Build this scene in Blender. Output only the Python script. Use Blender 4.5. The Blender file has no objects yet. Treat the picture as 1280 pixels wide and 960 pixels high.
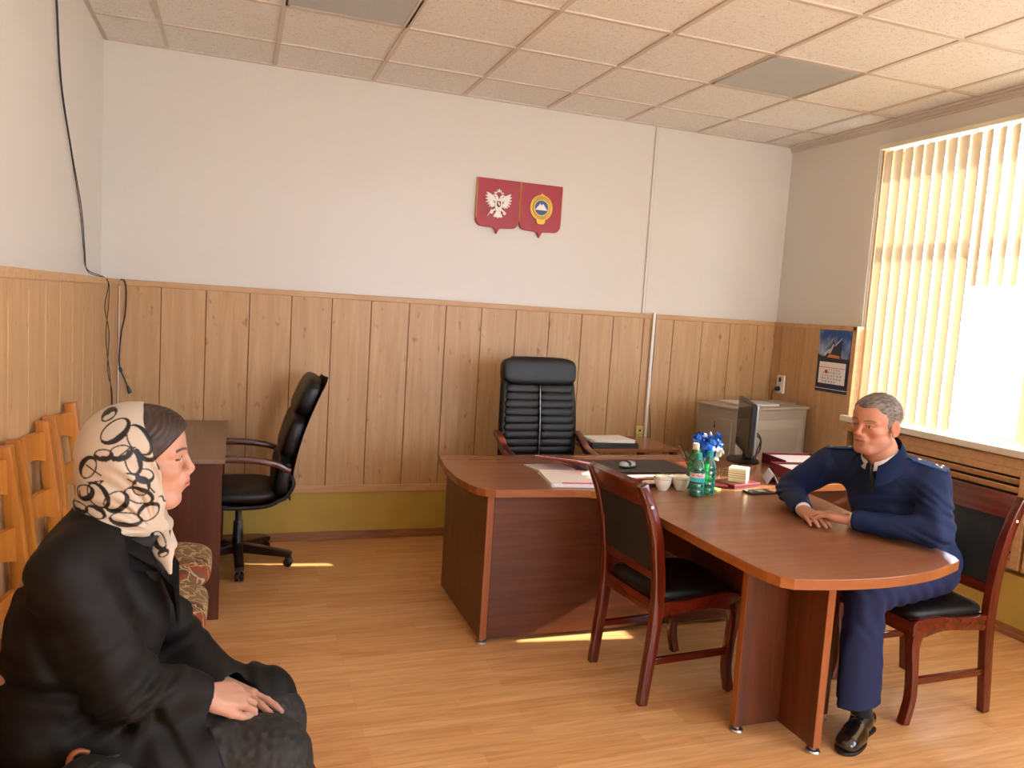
import bpy, bmesh, math, random
import numpy as np
from mathutils import Vector, Matrix
random.seed(7)
C = bpy.context.scene.collection
PI = math.pi

# ------------------------------------------------------------------ materials
def lin(c):
    if isinstance(c, str):
        c = [int(c[i:i+2], 16) / 255 for i in (0, 2, 4)]
    return tuple(((x / 12.92) if x <= 0.04045 else ((x + 0.055) / 1.055) ** 2.4) for x in c[:3]) + (1.0,)

MATS = {}
def newmat(name):
    m = bpy.data.materials.new(name)
    m.use_nodes = True
    nt = m.node_tree
    b = nt.nodes['Principled BSDF']
    MATS[name] = m
    return m, nt, b

def setin(b, **k):
    for a, v in k.items():
        a = a.replace('_', ' ')
        if a in b.inputs:
            b.inputs[a].default_value = v

def plain(name, col, rough=0.5, metal=0.0, spec=0.5, var=0.0, scale=8.0, bump=0.0, bscale=60.0, **k):
    m, nt, b = newmat(name)
    c = lin(col)
    b.inputs['Base Color'].default_value = c
    b.inputs['Roughness'].default_value = rough
    b.inputs['Metallic'].default_value = metal
    b.inputs['Specular IOR Level'].default_value = spec
    setin(b, **k)
    if var > 0 or bump > 0:
        tc = nt.nodes.new('ShaderNodeTexCoord')
    if var > 0:
        n = nt.nodes.new('ShaderNodeTexNoise'); n.inputs['Scale'].default_value = scale
        n.inputs['Detail'].default_value = 5
        nt.links.new(tc.outputs['Object'], n.inputs['Vector'])
        r = nt.nodes.new('ShaderNodeValToRGB')
        r.color_ramp.elements[0].position = 0.3; r.color_ramp.elements[1].position = 0.7
        r.color_ramp.elements[0].color = tuple(x * (1 - var) for x in c[:3]) + (1,)
        r.color_ramp.elements[1].color = tuple(min(1, x * (1 + var)) for x in c[:3]) + (1,)
        nt.links.new(n.outputs['Fac'], r.inputs['Fac']); nt.links.new(r.outputs['Color'], b.inputs['Base Color'])
    if bump > 0:
        n2 = nt.nodes.new('ShaderNodeTexNoise'); n2.inputs['Scale'].default_value = bscale
        n2.inputs['Detail'].default_value = 4
        nt.links.new(tc.outputs['Object'], n2.inputs['Vector'])
        bp = nt.nodes.new('ShaderNodeBump'); bp.inputs['Strength'].default_value = bump
        bp.inputs['Distance'].default_value = 0.01
        nt.links.new(n2.outputs['Fac'], bp.inputs['Height']); nt.links.new(bp.outputs['Normal'], b.inputs['Normal'])
    return m

def wood(name, c1, c2, rough=0.35, axis='X', scale=1.0, knots=False, coat=0.0, contrast=(0.35, 0.7), spec=0.5, bump=0.06):
    """stretched-noise wood grain running along the given object axis"""
    m, nt, b = newmat(name)
    b.inputs['Roughness'].default_value = rough
    b.inputs['Specular IOR Level'].default_value = spec
    setin(b, Coat_Weight=coat, Coat_Roughness=0.12)
    tc = nt.nodes.new('ShaderNodeTexCoord')
    mp = nt.nodes.new('ShaderNodeMapping')
    s = [14.0 * scale] * 3; s['XYZ'.index(axis)] = 0.9 * scale
    mp.inputs['Scale'].default_value = s
    nt.links.new(tc.outputs['Object'], mp.inputs['Vector'])
    n = nt.nodes.new('ShaderNodeTexNoise'); n.inputs['Scale'].default_value = 2.2
    n.inputs['Detail'].default_value = 8; n.inputs['Distortion'].default_value = 0.6
    n.inputs['Roughness'].default_value = 0.6
    nt.links.new(mp.outputs['Vector'], n.inputs['Vector'])
    r = nt.nodes.new('ShaderNodeValToRGB')
    r.color_ramp.elements[0].position = contrast[0]; r.color_ramp.elements[1].position = contrast[1]
    r.color_ramp.elements[0].color = lin(c1); r.color_ramp.elements[1].color = lin(c2)
    nt.links.new(n.outputs['Fac'], r.inputs['Fac'])
    out = r.outputs['Color']
    if knots:
        mp2 = nt.nodes.new('ShaderNodeMapping')
        s2 = [26.0] * 3; s2['XYZ'.index(axis)] = 11.0
        mp2.inputs['Scale'].default_value = s2
        nt.links.new(tc.outputs['Object'], mp2.inputs['Vector'])
        n2 = nt.nodes.new('ShaderNodeTexNoise'); n2.inputs['Scale'].default_value = 1.0
        n2.inputs['Detail'].default_value = 3
        nt.links.new(mp2.outputs['Vector'], n2.inputs['Vector'])
        r2 = nt.nodes.new('ShaderNodeValToRGB')
        r2.color_ramp.elements[0].position = 0.24; r2.color_ramp.elements[0].color = (0.62, 0.5, 0.4, 1)
        r2.color_ramp.elements[1].position = 0.34; r2.color_ramp.elements[1].color = (1, 1, 1, 1)
        nt.links.new(n2.outputs['Fac'], r2.inputs['Fac'])
        mx = nt.nodes.new('ShaderNodeMix'); mx.data_type = 'RGBA'; mx.blend_type = 'MULTIPLY'
        mx.inputs['Factor'].default_value = 1.0
        nt.links.new(out, mx.inputs['A']); nt.links.new(r2.outputs['Color'], mx.inputs['B'])
        out = mx.outputs['Result']
    nt.links.new(out, b.inputs['Base Color'])
    bp = nt.nodes.new('ShaderNodeBump'); bp.inputs['Strength'].default_value = bump
    bp.inputs['Distance'].default_value = 0.004
    nt.links.new(n.outputs['Fac'], bp.inputs['Height']); nt.links.new(bp.outputs['Normal'], b.inputs['Normal'])
    return m

def floor_mat():
    m, nt, b = newmat('laminate_floor')
    L = nt.links.new
    tc = nt.nodes.new('ShaderNodeTexCoord')
    br = nt.nodes.new('ShaderNodeTexBrick')
    br.inputs['Scale'].default_value = 1.0
    br.inputs['Brick Width'].default_value = 0.62
    br.inputs['Row Height'].default_value = 0.065
    br.inputs['Mortar Size'].default_value = 0.0006
    br.inputs['Mortar Smooth'].default_value = 0.3
    br.inputs['Bias'].default_value = -0.1
    br.offset = 0.37; br.offset_frequency = 3
    br.inputs['Color1'].default_value = lin('e3b27a')
    br.inputs['Color2'].default_value = lin('d49c62')
    br.inputs['Mortar'].default_value = lin('c8925a')
    L(tc.outputs['Object'], br.inputs['Vector'])
    mp = nt.nodes.new('ShaderNodeMapping'); mp.inputs['Scale'].default_value = (2.2, 26, 1)
    L(tc.outputs['Object'], mp.inputs['Vector'])
    n = nt.nodes.new('ShaderNodeTexNoise'); n.inputs['Scale'].default_value = 1.6; n.inputs['Detail'].default_value = 7
    n.inputs['Distortion'].default_value = 0.8
    L(mp.outputs['Vector'], n.inputs['Vector'])
    r = nt.nodes.new('ShaderNodeValToRGB')
    r.color_ramp.elements[0].position = 0.32; r.color_ramp.elements[0].color = (0.76, 0.66, 0.54, 1)
    r.color_ramp.elements[1].position = 0.66; r.color_ramp.elements[1].color = (1.08, 1.05, 1.0, 1)
    L(n.outputs['Fac'], r.inputs['Fac'])
    mx = nt.nodes.new('ShaderNodeMix'); mx.data_type = 'RGBA'; mx.blend_type = 'MULTIPLY'
    mx.inputs['Factor'].default_value = 0.75
    L(br.outputs['Color'], mx.inputs['A']); L(r.outputs['Color'], mx.inputs['B'])
    L(mx.outputs['Result'], b.inputs['Base Color'])
    b.inputs['Roughness'].default_value = 0.33
    b.inputs['Specular IOR Level'].default_value = 0.45
    return m

def tile_mat():
    """mineral-fibre ceiling tile: white with fine worm-hole pitting"""
    m, nt, b = newmat('mineral_tile')
    L = nt.links.new
    tc = nt.nodes.new('ShaderNodeTexCoord')
    n = nt.nodes.new('ShaderNodeTexNoise'); n.inputs['Scale'].default_value = 75; n.inputs['Detail'].default_value = 3
    n.inputs['Distortion'].default_value = 1.5
    L(tc.outputs['Object'], n.inputs['Vector'])
    r = nt.nodes.new('ShaderNodeValToRGB')
    r.color_ramp.elements[0].position = 0.34; r.color_ramp.elements[0].color = lin('d3ccc5')
    r.color_ramp.elements[1].position = 0.46; r.color_ramp.elements[1].color = lin('edebe4')
    L(n.outputs['Fac'], r.inputs['Fac']); L(r.outputs['Color'], b.inputs['Base Color'])
    bp = nt.nodes.new('ShaderNodeBump'); bp.inputs['Strength'].default_value = 0.25; bp.inputs['Distance'].default_value = 0.004
    L(n.outputs['Fac'], bp.inputs['Height']); L(bp.outputs['Normal'], b.inputs['Normal'])
    b.inputs['Roughness'].default_value = 0.9
    return m

def attr_mat(name, attr, rough=0.5, sss=0.0, spec=0.4, bump=0.0, bscale=400, sheen=0.0):
    m, nt, b = newmat(name)
    a = nt.nodes.new('ShaderNodeAttribute'); a.attribute_name = attr
    nt.links.new(a.outputs['Color'], b.inputs['Base Color'])
    b.inputs['Roughness'].default_value = rough
    b.inputs['Specular IOR Level'].default_value = spec
    if sss:
        b.inputs['Subsurface Weight'].default_value = sss
        b.inputs['Subsurface Radius'].default_value = (0.012, 0.005, 0.003)
        b.inputs['Subsurface Scale'].default_value = 1.0
    if bump:
        tc = nt.nodes.new('ShaderNodeTexCoord')
        n = nt.nodes.new('ShaderNodeTexNoise'); n.inputs['Scale'].default_value = bscale
        nt.links.new(tc.outputs['Object'], n.inputs['Vector'])
        bp = nt.nodes.new('ShaderNodeBump'); bp.inputs['Strength'].default_value = bump; bp.inputs['Distance'].default_value = 0.002
        nt.links.new(n.outputs['Fac'], bp.inputs['Height']); nt.links.new(bp.outputs['Normal'], b.inputs['Normal'])
    return m

def glass(name, col, rough=0.02, ior=1.45, trans=1.0):
    m, nt, b = newmat(name)
    b.inputs['Base Color'].default_value = lin(col)
    b.inputs['Roughness'].default_value = rough
    b.inputs['IOR'].default_value = ior
    b.inputs['Transmission Weight'].default_value = trans
    return m

def pane_glass(name):
    """thin architectural glass: transparent with a faint reflection"""
    m = bpy.data.materials.new(name); m.use_nodes = True
    nt = m.node_tree; nt.nodes.clear()
    o = nt.nodes.new('ShaderNodeOutputMaterial')
    t = nt.nodes.new('ShaderNodeBsdfTransparent'); t.inputs['Color'].default_value = (0.96, 0.98, 0.97, 1)
    g = nt.nodes.new('ShaderNodeBsdfGlossy'); g.inputs['Roughness'].default_value = 0.02
    mx = nt.nodes.new('ShaderNodeMixShader'); mx.inputs['Fac'].default_value = 0.06
    nt.links.new(t.outputs[0], mx.inputs[1]); nt.links.new(g.outputs[0], mx.inputs[2]); nt.links.new(mx.outputs[0], o.inputs['Surface'])
    MATS[name] = m
    return m

def thin_plastic(name, tint, edge, gloss=0.10):
    """clear thin-walled plastic: tinted straight-through view, denser tint at grazing angles"""
    m = bpy.data.materials.new(name); m.use_nodes = True
    nt = m.node_tree; nt.nodes.clear(); L = nt.links.new
    o = nt.nodes.new('ShaderNodeOutputMaterial')
    t = nt.nodes.new('ShaderNodeBsdfTransparent'); t.inputs['Color'].default_value = lin(tint)
    d = nt.nodes.new('ShaderNodeBsdfDiffuse'); d.inputs['Color'].default_value = lin(edge)
    g = nt.nodes.new('ShaderNodeBsdfGlossy'); g.inputs['Roughness'].default_value = 0.08
    lw = nt.nodes.new('ShaderNodeLayerWeight'); lw.inputs['Blend'].default_value = 0.35
    m1 = nt.nodes.new('ShaderNodeMixShader'); m2 = nt.nodes.new('ShaderNodeMixShader'); m2.inputs['Fac'].default_value = gloss
    L(lw.outputs['Facing'], m1.inputs['Fac']); L(t.outputs[0], m1.inputs[1]); L(d.outputs[0], m1.inputs[2])
    L(m1.outputs[0], m2.inputs[1]); L(g.outputs[0], m2.inputs[2]); L(m2.outputs[0], o.inputs['Surface'])
    MATS[name] = m
    return m

def slat_fabric(name):
    m, nt, b = newmat(name)
    b.inputs['Base Color'].default_value = lin('dccdb2')
    b.inputs['Roughness'].default_value = 0.8
    tr = nt.nodes.new('ShaderNodeBsdfTranslucent'); tr.inputs['Color'].default_value = lin('e6c79a')
    mx = nt.nodes.new('ShaderNodeMixShader'); mx.inputs['Fac'].default_value = 0.10
    out = nt.nodes['Material Output']
    nt.links.new(b.outputs[0], mx.inputs[1]); nt.links.new(tr.outputs[0], mx.inputs[2]); nt.links.new(mx.outputs[0], out.inputs['Surface'])
    return m

def upholstery(name):
    """tan tapestry with rust patches and pale curved lines"""
    m, nt, b = newmat(name); L = nt.links.new
    tc = nt.nodes.new('ShaderNodeTexCoord')
    v = nt.nodes.new('ShaderNodeTexVoronoi'); v.inputs['Scale'].default_value = 13; v.feature = 'F1'
    n0 = nt.nodes.new('ShaderNodeTexNoise'); n0.inputs['Scale'].default_value = 14
    L(tc.outputs['Object'], n0.inputs['Vector'])
    va = nt.nodes.new('ShaderNodeVectorMath'); va.operation = 'MULTIPLY_ADD'
    va.inputs[1].default_value = (0.12, 0.12, 0.12)
    L(n0.outputs['Color'], va.inputs[0]); L(tc.outputs['Object'], va.inputs[2])
    L(va.outputs[0], v.inputs['Vector'])
    r = nt.nodes.new('ShaderNodeValToRGB'); r.color_ramp.interpolation = 'CONSTANT'
    e = r.color_ramp.elements
    e[0].position = 0; e[0].color = lin('6e4c30'); e[1].position = 0.3; e[1].color = lin('8a3c1c')
    x = e.new(0.5); x.color = lin('7a5e3e'); x = e.new(0.72); x.color = lin('5c3c26'); x = e.new(0.86); x.color = lin('94683c')
    sp = nt.nodes.new('ShaderNodeSeparateColor'); L(v.outputs['Color'], sp.inputs[0]); L(sp.outputs[0], r.inputs['Fac'])
    v2 = nt.nodes.new('ShaderNodeTexVoronoi'); v2.feature = 'DISTANCE_TO_EDGE'; v2.inputs['Scale'].default_value = 17
    L(va.outputs[0], v2.inputs['Vector'])
    r2 = nt.nodes.new('ShaderNodeValToRGB'); r2.color_ramp.elements[0].position = 0.03; r2.color_ramp.elements[1].position = 0.07
    r2.color_ramp.elements[0].color = (1, 1, 1, 1); r2.color_ramp.elements[1].color = (0, 0, 0, 1)
    L(v2.outputs['Distance'], r2.inputs['Fac'])
    mx = nt.nodes.new('ShaderNodeMix'); mx.data_type = 'RGBA'
    L(r2.outputs['Color'], mx.inputs['Factor']); L(r.outputs['Color'], mx.inputs['A']); mx.inputs['B'].default_value = lin('b39a70')
    L(mx.outputs['Result'], b.inputs['Base Color']); b.inputs['Roughness'].default_value = 0.85
    return m

def lace_mat(name):
    m, nt, b = newmat(name); L = nt.links.new
    tc = nt.nodes.new('ShaderNodeTexCoord')
    v = nt.nodes.new('ShaderNodeTexVoronoi'); v.inputs['Scale'].default_value = 55; v.feature = 'SMOOTH_F1'
    L(tc.outputs['Object'], v.inputs['Vector'])
    r = nt.nodes.new('ShaderNodeValToRGB')
    r.color_ramp.elements[0].position = 0.1; r.color_ramp.elements[0].color = lin('221e1b')
    r.color_ramp.elements[1].position = 0.55; r.color_ramp.elements[1].color = lin('0d0b0a')
    L(v.outputs['Distance'], r.inputs['Fac']); L(r.outputs['Color'], b.inputs['Base Color'])
    bp = nt.nodes.new('ShaderNodeBump'); bp.inputs['Strength'].default_value = 0.9; bp.inputs['Distance'].default_value = 0.006
    bp.invert = True
    L(v.outputs['Distance'], bp.inputs['Height']); L(bp.outputs['Normal'], b.inputs['Normal'])
    b.inputs['Roughness'].default_value = 0.7
    return m

M = dict(
    wall=plain('painted_wall', 'ddd8cd', 0.36, var=0.015, scale=1.2, bump=0.08, bscale=45),
    plaster=plain('shell_plaster', 'd8cfc4', 0.9),
    yellow=plain('ochre_wallpaper', 'bfa24a', 0.7, var=0.06, scale=7),
    tile=tile_mat(), grid=plain('grid_white', 'cfc3b5', 0.5),
    floor=floor_mat(),
    mdf=wood('wainscot_mdf', 'b98f60', 'cda778', 0.42, 'Z', 0.9, knots=True, contrast=(0.3, 0.72)),
    mdf_trim=wood('wainscot_trim', 'c09463', 'd2aa79', 0.45, 'X', 1.0),
    groove=plain('groove_dark', '7c5a38', 0.8),
    skirting=wood('skirting_brown', '8a5733', 'a87248', 0.4, 'X', 1.0),
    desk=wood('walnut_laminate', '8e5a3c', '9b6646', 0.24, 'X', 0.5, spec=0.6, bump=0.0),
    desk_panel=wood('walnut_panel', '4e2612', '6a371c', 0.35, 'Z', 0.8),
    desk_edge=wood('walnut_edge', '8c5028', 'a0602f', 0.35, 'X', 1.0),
    desk_edge_v=wood('walnut_edge_upright', '8a4a22', 'a05c2e', 0.35, 'Z', 1.0),
    side_top=wood('side_desk_top', '7a6350', '8d745e', 0.3, 'Y', 0.8),
    side_body=wood('side_desk_body', '4a2415', '5a2e1c', 0.35, 'Z', 0.8),
    mahog=wood('mahogany', '4a1408', '6f2410', 0.2, 'Z', 1.2, coat=0.5),
    mahog_x=wood('mahogany_rail', '4a1408', '6f2410', 0.2, 'Y', 1.2, coat=0.5), mahog_l=wood('mahogany_stretcher', '4a1408', '6f2410', 0.2, 'X', 1.2, coat=0.5),
    armwood=wood('arm_wood', '4c1e12', '63291a', 0.28, 'X', 1.2, coat=0.3),
    pine=wood('honey_wood', 'b06a22', 'cb8433', 0.35, 'Z', 1.0, coat=0.2),
    leather=plain('black_leather', '0f0e10', 0.40, spec=0.38, bump=0.12, bscale=150),
    leather_m=plain('black_leatherette', '1c2124', 0.5, bump=0.1, bscale=220),
    upholstery=upholstery('tapestry'),
    black=plain('black_plastic', '121214', 0.4), darkgrey=plain('dark_grey_plastic', '2a2a2d', 0.45),
    chrome=plain('chrome', 'd8d8d8', 0.15, metal=1.0), steel=plain('brushed_steel', 'b5b5b5', 0.35, metal=1.0),
    white=plain('white_plastic', 'f0eee8', 0.4), cream=plain('cream_plastic', 'e8dfc6', 0.45),
    yellowed=plain('yellowed_plastic', 'e3cf7e', 0.45),
    paper=plain('white_paper', 'f4f2ee', 0.75), paper2=plain('grey_paper', 'c9c6c2', 0.75),
    lightpanel=plain('prismatic_diffuser', 'b7bcbb', 0.35, bump=0.3, bscale=180),
    safe=plain('grey_enamel', '9b8f7c', 0.42, var=0.05, scale=3), safe_door=plain('grey_enamel_door', 'a69a87', 0.42, var=0.05, scale=3),
    red=plain('emblem_red', 'a8202c', 0.42), gold=plain('gold_paint', 'd6a23e', 0.35, metal=0.5),
    silver=plain('silver_paint', 'ece6dc', 0.4, metal=0.1), blue=plain('emblem_blue', '2d4f8c', 0.4), green=plain('emblem_green', '54702e', 0.4),
    maroon=plain('maroon_leatherette', '6e1626', 0.35), coral=plain('coral_cover', 'e07a5c', 0.5), pink=plain('pink_cover', 'dc5a72', 0.5),
    porcelain=plain('porcelain', 'f2ebda', 0.18, Coat_Weight=0.6), mouse=plain('mouse_silver', 'b9c2c9', 0.3),
    screen=plain('screen_dark', '2c2422', 0.12), bottle_green=thin_plastic('green_plastic', 'b8ede2', '3f9e92'), bottle_dark=thin_plastic('deep_green_plastic', '8fd8a0', '2f7a48'),
    capteal=plain('teal_cap', '1fa99a', 0.35), capcream=plain('cream_cap', 'efd9b4', 0.4),
    label=plain('label_teal', '3fb6c4', 0.4), label_w=plain('label_white', 'eef4f2', 0.4), letter=plain('label_red', 'd2342a', 0.4),
    foil_blue=plain('foil_blue', '1f62c4', 0.22, metal=0.3), foil_white=plain('foil_white', 'dfe6ee', 0.3), foil_silver=plain('foil_silver', 'c6c9cc', 0.2, metal=0.7),
    clear=glass('clear_plastic', 'f2f6f6', 0.05, 1.3), sticky_g=plain('note_green', 'b9e86a', 0.6), sticky_p=plain('note_pink', 'f3a7a0', 0.6), sticky_y=plain('note_yellow', 'f2e7b2', 0.6),
    pane=pane_glass('window_pane'), slat=slat_fabric('blind_fabric'), pvc=plain('window_pvc', 'e6e6e2', 0.35),
    navy=plain('navy_uniform', '19294f', 0.7, spec=0.25, bump=0.15, bscale=700), navy2=plain('navy_collar', '1d3058', 0.7, spec=0.25),
    trouser=plain('navy_trousers', '1c2548', 0.7, spec=0.25, bump=0.15, bscale=700),
    shirt=plain('white_shirt', 'efe9e2', 0.6), tie=plain('dark_tie', '14161f', 0.5), sock=plain('black_sock', '0f0f10', 0.85),
    shoe=plain('polished_shoe', '120f0e', 0.16, Coat_Weight=0.7), sole=plain('shoe_sole', '1b1512', 0.6),
    piping=plain('blue_piping', '2a5c98', 0.5), star=plain('star_gilt', 'e8cf98', 0.25, metal=0.6),
    coat=plain('black_coat', '070606', 0.66, spec=0.26, bump=0.1, bscale=600), lapel=plain('black_lapel', '0e0d0d', 0.7, spec=0.25),
    lace=lace_mat('black_lace'), cardigan=plain('black_top', '100f10', 0.8),
    fence=plain('fence_brown', 'a98f7e', 0.6), basewood=wood('base_wood', '1d0f0b', '2a1711', 0.3, 'X', 1.2), siding=plain('siding_white', 'e9edf0', 0.6), siding_d=plain('siding_joint', '9fb0bd', 0.6),
    ground=plain('pale_concrete', 'cfcac0', 0.9),
    skyprint=None, water=thin_plastic('water', 'd8f2f0', '6fb0b0', .05),
)

# ------------------------------------------------------------------ object helpers
def tag(o, label=None, cat=None, group=None, kind=None):
    if label: o['label'] = label
    if cat: o['category'] = cat
    if group: o['group'] = group
    if kind: o['kind'] = kind
    return o

def thing(name, label, cat, loc=(0, 0, 0), rz=0.0, group=None):
    o = bpy.data.objects.new(name, None); C.objects.link(o)
    o.empty_display_size = 0.05
    o.location = loc; o.rotation_euler = (0, 0, rz)
    return tag(o, label, cat, group)

def copy_tree(o, parent=None):
    c = o.copy(); C.objects.link(c); c.parent = parent
    for ch in list(o.children):
        copy_tree(ch, c)
    return c

class MB:
    """collects shapes in one bmesh; build() links them as ONE mesh object"""
    def __init__(s): s.bm = bmesh.new(); s.mi = 0
    def _fin(s, vs, mat=None):
        if mat is not None:
            bmesh.ops.transform(s.bm, matrix=mat, verts=vs)
        fs = set()
        for v in vs:
            for f in v.link_faces: fs.add(f)
        for f in fs: f.material_index = s.mi
        return vs
    def box(s, x0, x1, y0, y1, z0, z1, bev=0.0, seg=2, mat=None):
        m = Matrix.Translation(((x0+x1)/2, (y0+y1)/2, (z0+z1)/2)) @ Matrix.Diagonal((abs(x1-x0), abs(y1-y0), abs(z1-z0), 1))
        r = bmesh.ops.create_cube(s.bm, size=1.0, matrix=m)
        vs = r['verts']
        if bev > 0:
            es = list({e for v in vs for e in v.link_edges})
            b = bmesh.ops.bevel(s.bm, geom=es, offset=bev, segments=seg, profile=0.5, affect='EDGES')
            vs = list({v for f in b['faces'] for v in f.verts} | {v for v in vs if v.is_valid})
        return s._fin(vs, mat)
    def prism(s, pts, h, mat=None, bev=0.0, seg=2):
        """polygon pts (x,y) extruded from z=0 to z=h, then mat"""
        vs = [s.bm.verts.new((p[0], p[1], 0)) for p in pts]
        f = s.bm.faces.new(vs)
        if f.normal.z > 0: pass
        f.normal_update()
        if f.normal.z > 0: f.normal_flip()
        r = bmesh.ops.extrude_face_region(s.bm, geom=[f])
        top = [g for g in r['geom'] if isinstance(g, bmesh.types.BMVert)]
        bmesh.ops.translate(s.bm, vec=(0, 0, h), verts=top)
        allv = vs + top
        if bev > 0:
            tf = [g for g in r['geom'] if isinstance(g, bmesh.types.BMFace)]
            es = [e for ff in tf + [f] for e in ff.edges]
            b = bmesh.ops.bevel(s.bm, geom=list(set(es)), offset=bev, segments=seg, profile=0.5, affect='EDGES')
            allv = list({v for ff in b['faces'] for v in ff.verts} | {v for v in allv if v.is_valid})
        return s._fin(allv, mat)
    def lathe(s, prof, n=24, mat=None, cap=True):
        """prof: list of (r,z)"""
        rings = []
        for r, z in prof:
            if r < 1e-6: rings.append([s.bm.verts.new((0, 0, z))])
            else: rings.append([s.bm.verts.new((r*math.cos(2*PI*i/n), r*math.sin(2*PI*i/n), z)) for i in range(n)])
        for a, b in zip(rings[:-1], rings[1:]):
            for i in range(n):
                j = (i+1) % n
                if len(a) == 1 and len(b) == 1: continue
                if len(a) == 1: s.bm.faces.new((a[0], b[j], b[i]))
                elif len(b) == 1: s.bm.faces.new((a[i], a[j], b[0]))
                else: s.bm.faces.new((a[i], a[j], b[j], b[i]))
        if cap:
            if len(rings[0]) > 1: s.bm.faces.new(list(reversed(rings[0])))
            if len(rings[-1]) > 1: s.bm.faces.new(rings[-1])
        return s._fin([v for r in rings for v in r], mat)
    def cyl(s, a, b, r, r2=None, n=16):
        a, b = Vector(a), Vector(b); d = b - a
        q = d.to_track_quat('Z', 'Y').to_matrix().to_4x4()
        return s.lathe([(r, 0), (r if r2 is None else r2, d.length)], n, Matrix.Translation(a) @ q)
    def tube(s, pts, rad, n=8, closed=False, sx=1.0, up=None):
        """round tube along points; rad number or list; sx flattens the section along one axis"""
        P = [Vector(p) for p in pts]; N = len(P)
        R = rad if isinstance(rad, (list, tuple)) else [rad]*N
        rings = []; ref = None
        for i in range(N):
            if closed: t = (P[(i+1) % N] - P[i-1]).normalized()
            else: t = (P[min(i+1, N-1)] - P[max(i-1, 0)]).normalized()
            if ref is None:
                ref = Vector(up) if up else (Vector((0, 0, 1)) if abs(t.z) < 0.9 else Vector((1, 0, 0)))
            if up: ref = Vector(up)
            u = (ref - t*ref.dot(t)).normalized(); w = t.cross(u); ref = u
            rings.append([s.bm.verts.new(P[i] + u*math.cos(2*PI*k/n)*R[i] + w*math.sin(2*PI*k/n)*R[i]*sx) for k in range(n)])
        rng = range(N) if closed else range(N-1)
        for i in rng:
            a, b = rings[i], rings[(i+1) % N]
            for k in range(n):
                j = (k+1) % n
                s.bm.faces.new((a[k], b[k], b[j], a[j]))
        if not closed:
            s.bm.faces.new(rings[0]); s.bm.faces.new(list(reversed(rings[-1])))
        return s._fin([v for r in rings for v in r])
    def pad(s, cx, cy, cz, sx, sy, sz, p=4.0, n=28, mat=None, q=None):
        """superellipsoid cushion; sx,sy,sz half sizes; p squareness in plan, q in section"""
        q = q or 2.5
        def sp(w, m): return math.copysign(abs(w)**(2.0/m), w)
        rings = []
        nv = n//2
        for i in range(nv+1):
            v = -PI/2 + PI*i/nv
            if i in (0, nv): rings.append([s.bm.verts.new((cx, cy, cz + sz*(1 if i else -1)))]); continue
            ring = []
            for k in range(n):
                u = 2*PI*k/n
                ring.append(s.bm.verts.new((cx + sx*sp(math.cos(v), q)*sp(math.cos(u), p), cy + sy*sp(math.cos(v), q)*sp(math.sin(u), p), cz + sz*sp(math.sin(v), q))))
            rings.append(ring)
        for a, b in zip(rings[:-1], rings[1:]):
            for k in range(n):
                j = (k+1) % n
                if len(a) == 1: s.bm.faces.new((a[0], b[j], b[k]))
                elif len(b) == 1: s.bm.faces.new((a[k], a[j], b[0]))
                else: s.bm.faces.new((a[k], a[j], b[j], b[k]))
        return s._fin([v for r in rings for v in r], mat)
    def plank(s, pts, y0, y1, bev=0.0):
        """outline in the x-z plane extruded from y0 to y1"""
        m = Matrix(((1, 0, 0, 0), (0, 0, -1, y1), (0, 1, 0, 0), (0, 0, 0, 1)))
        return s.prism(pts, y1 - y0, m, bev)
    def build(s, name, mats, parent=None, smooth=False, mod=None, recalc=True):
        if recalc: bmesh.ops.recalc_face_normals(s.bm, faces=s.bm.faces)
        me = bpy.data.meshes.new(name); s.bm.to_mesh(me); s.bm.free()
        for m in (mats if isinstance(mats, (list, tuple)) else [mats]): me.materials.append(m)
        if smooth:
            me.polygons.foreach_set('use_smooth', [True]*len(me.polygons))
            if smooth == 'auto':
                me.set_sharp_from_angle(angle=math.radians(38))
        o = bpy.data.objects.new(name, me); C.objects.link(o)
        if parent is not None: o.parent = parent
        return o

def ribbon(path, w):
    """outline polygon of a strip of varying width around a 2-D path; w list of half widths"""
    L, R = [], []
    n = len(path)
    for i in range(n):
        a = path[max(i-1, 0)]; b = path[min(i+1, n-1)]
        dx, dy = b[0]-a[0], b[1]-a[1]; l = math.hypot(dx, dy) or 1
        nx, ny = -dy/l, dx/l
        L.append((path[i][0]+nx*w[i], path[i][1]+ny*w[i])); R.append((path[i][0]-nx*w[i], path[i][1]-ny*w[i]))
    return L + R[::-1]

def spline(pts, n=8):
    """Catmull-Rom through points of any dimension"""
    P = [tuple(p) for p in pts]; P = [P[0]] + P + [P[-1]]
    out = []
    for i in range(1, len(P)-2):
        for k in range(n):
            t = k/n
            out.append(tuple(0.5*((2*b) + (-a+c)*t + (2*a-5*b+4*c-d)*t*t + (-a+3*b-3*c+d)*t**3) for a, b, c, d in zip(P[i-1], P[i], P[i+1], P[i+2])))
    out.append(P[-2])
    return out

def struct(name, mb, mats, parent=None, smooth=False):
    o = mb.build(name, mats, parent, smooth)
    if parent is None: o['kind'] = 'structure'
    return o
# ================================================================== ROOM
W, H, YF = 4.80, 2.975, -8.2        # back wall at y=0, left wall at x=0, right wall at x=W
WT = 1.615                          # top of the wainscot
# floor
b = MB(); b.box(-0.3, W+0.35, YF-0.2, 0.2, -0.12, 0.0); struct('floor', b, M['floor'])
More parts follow.
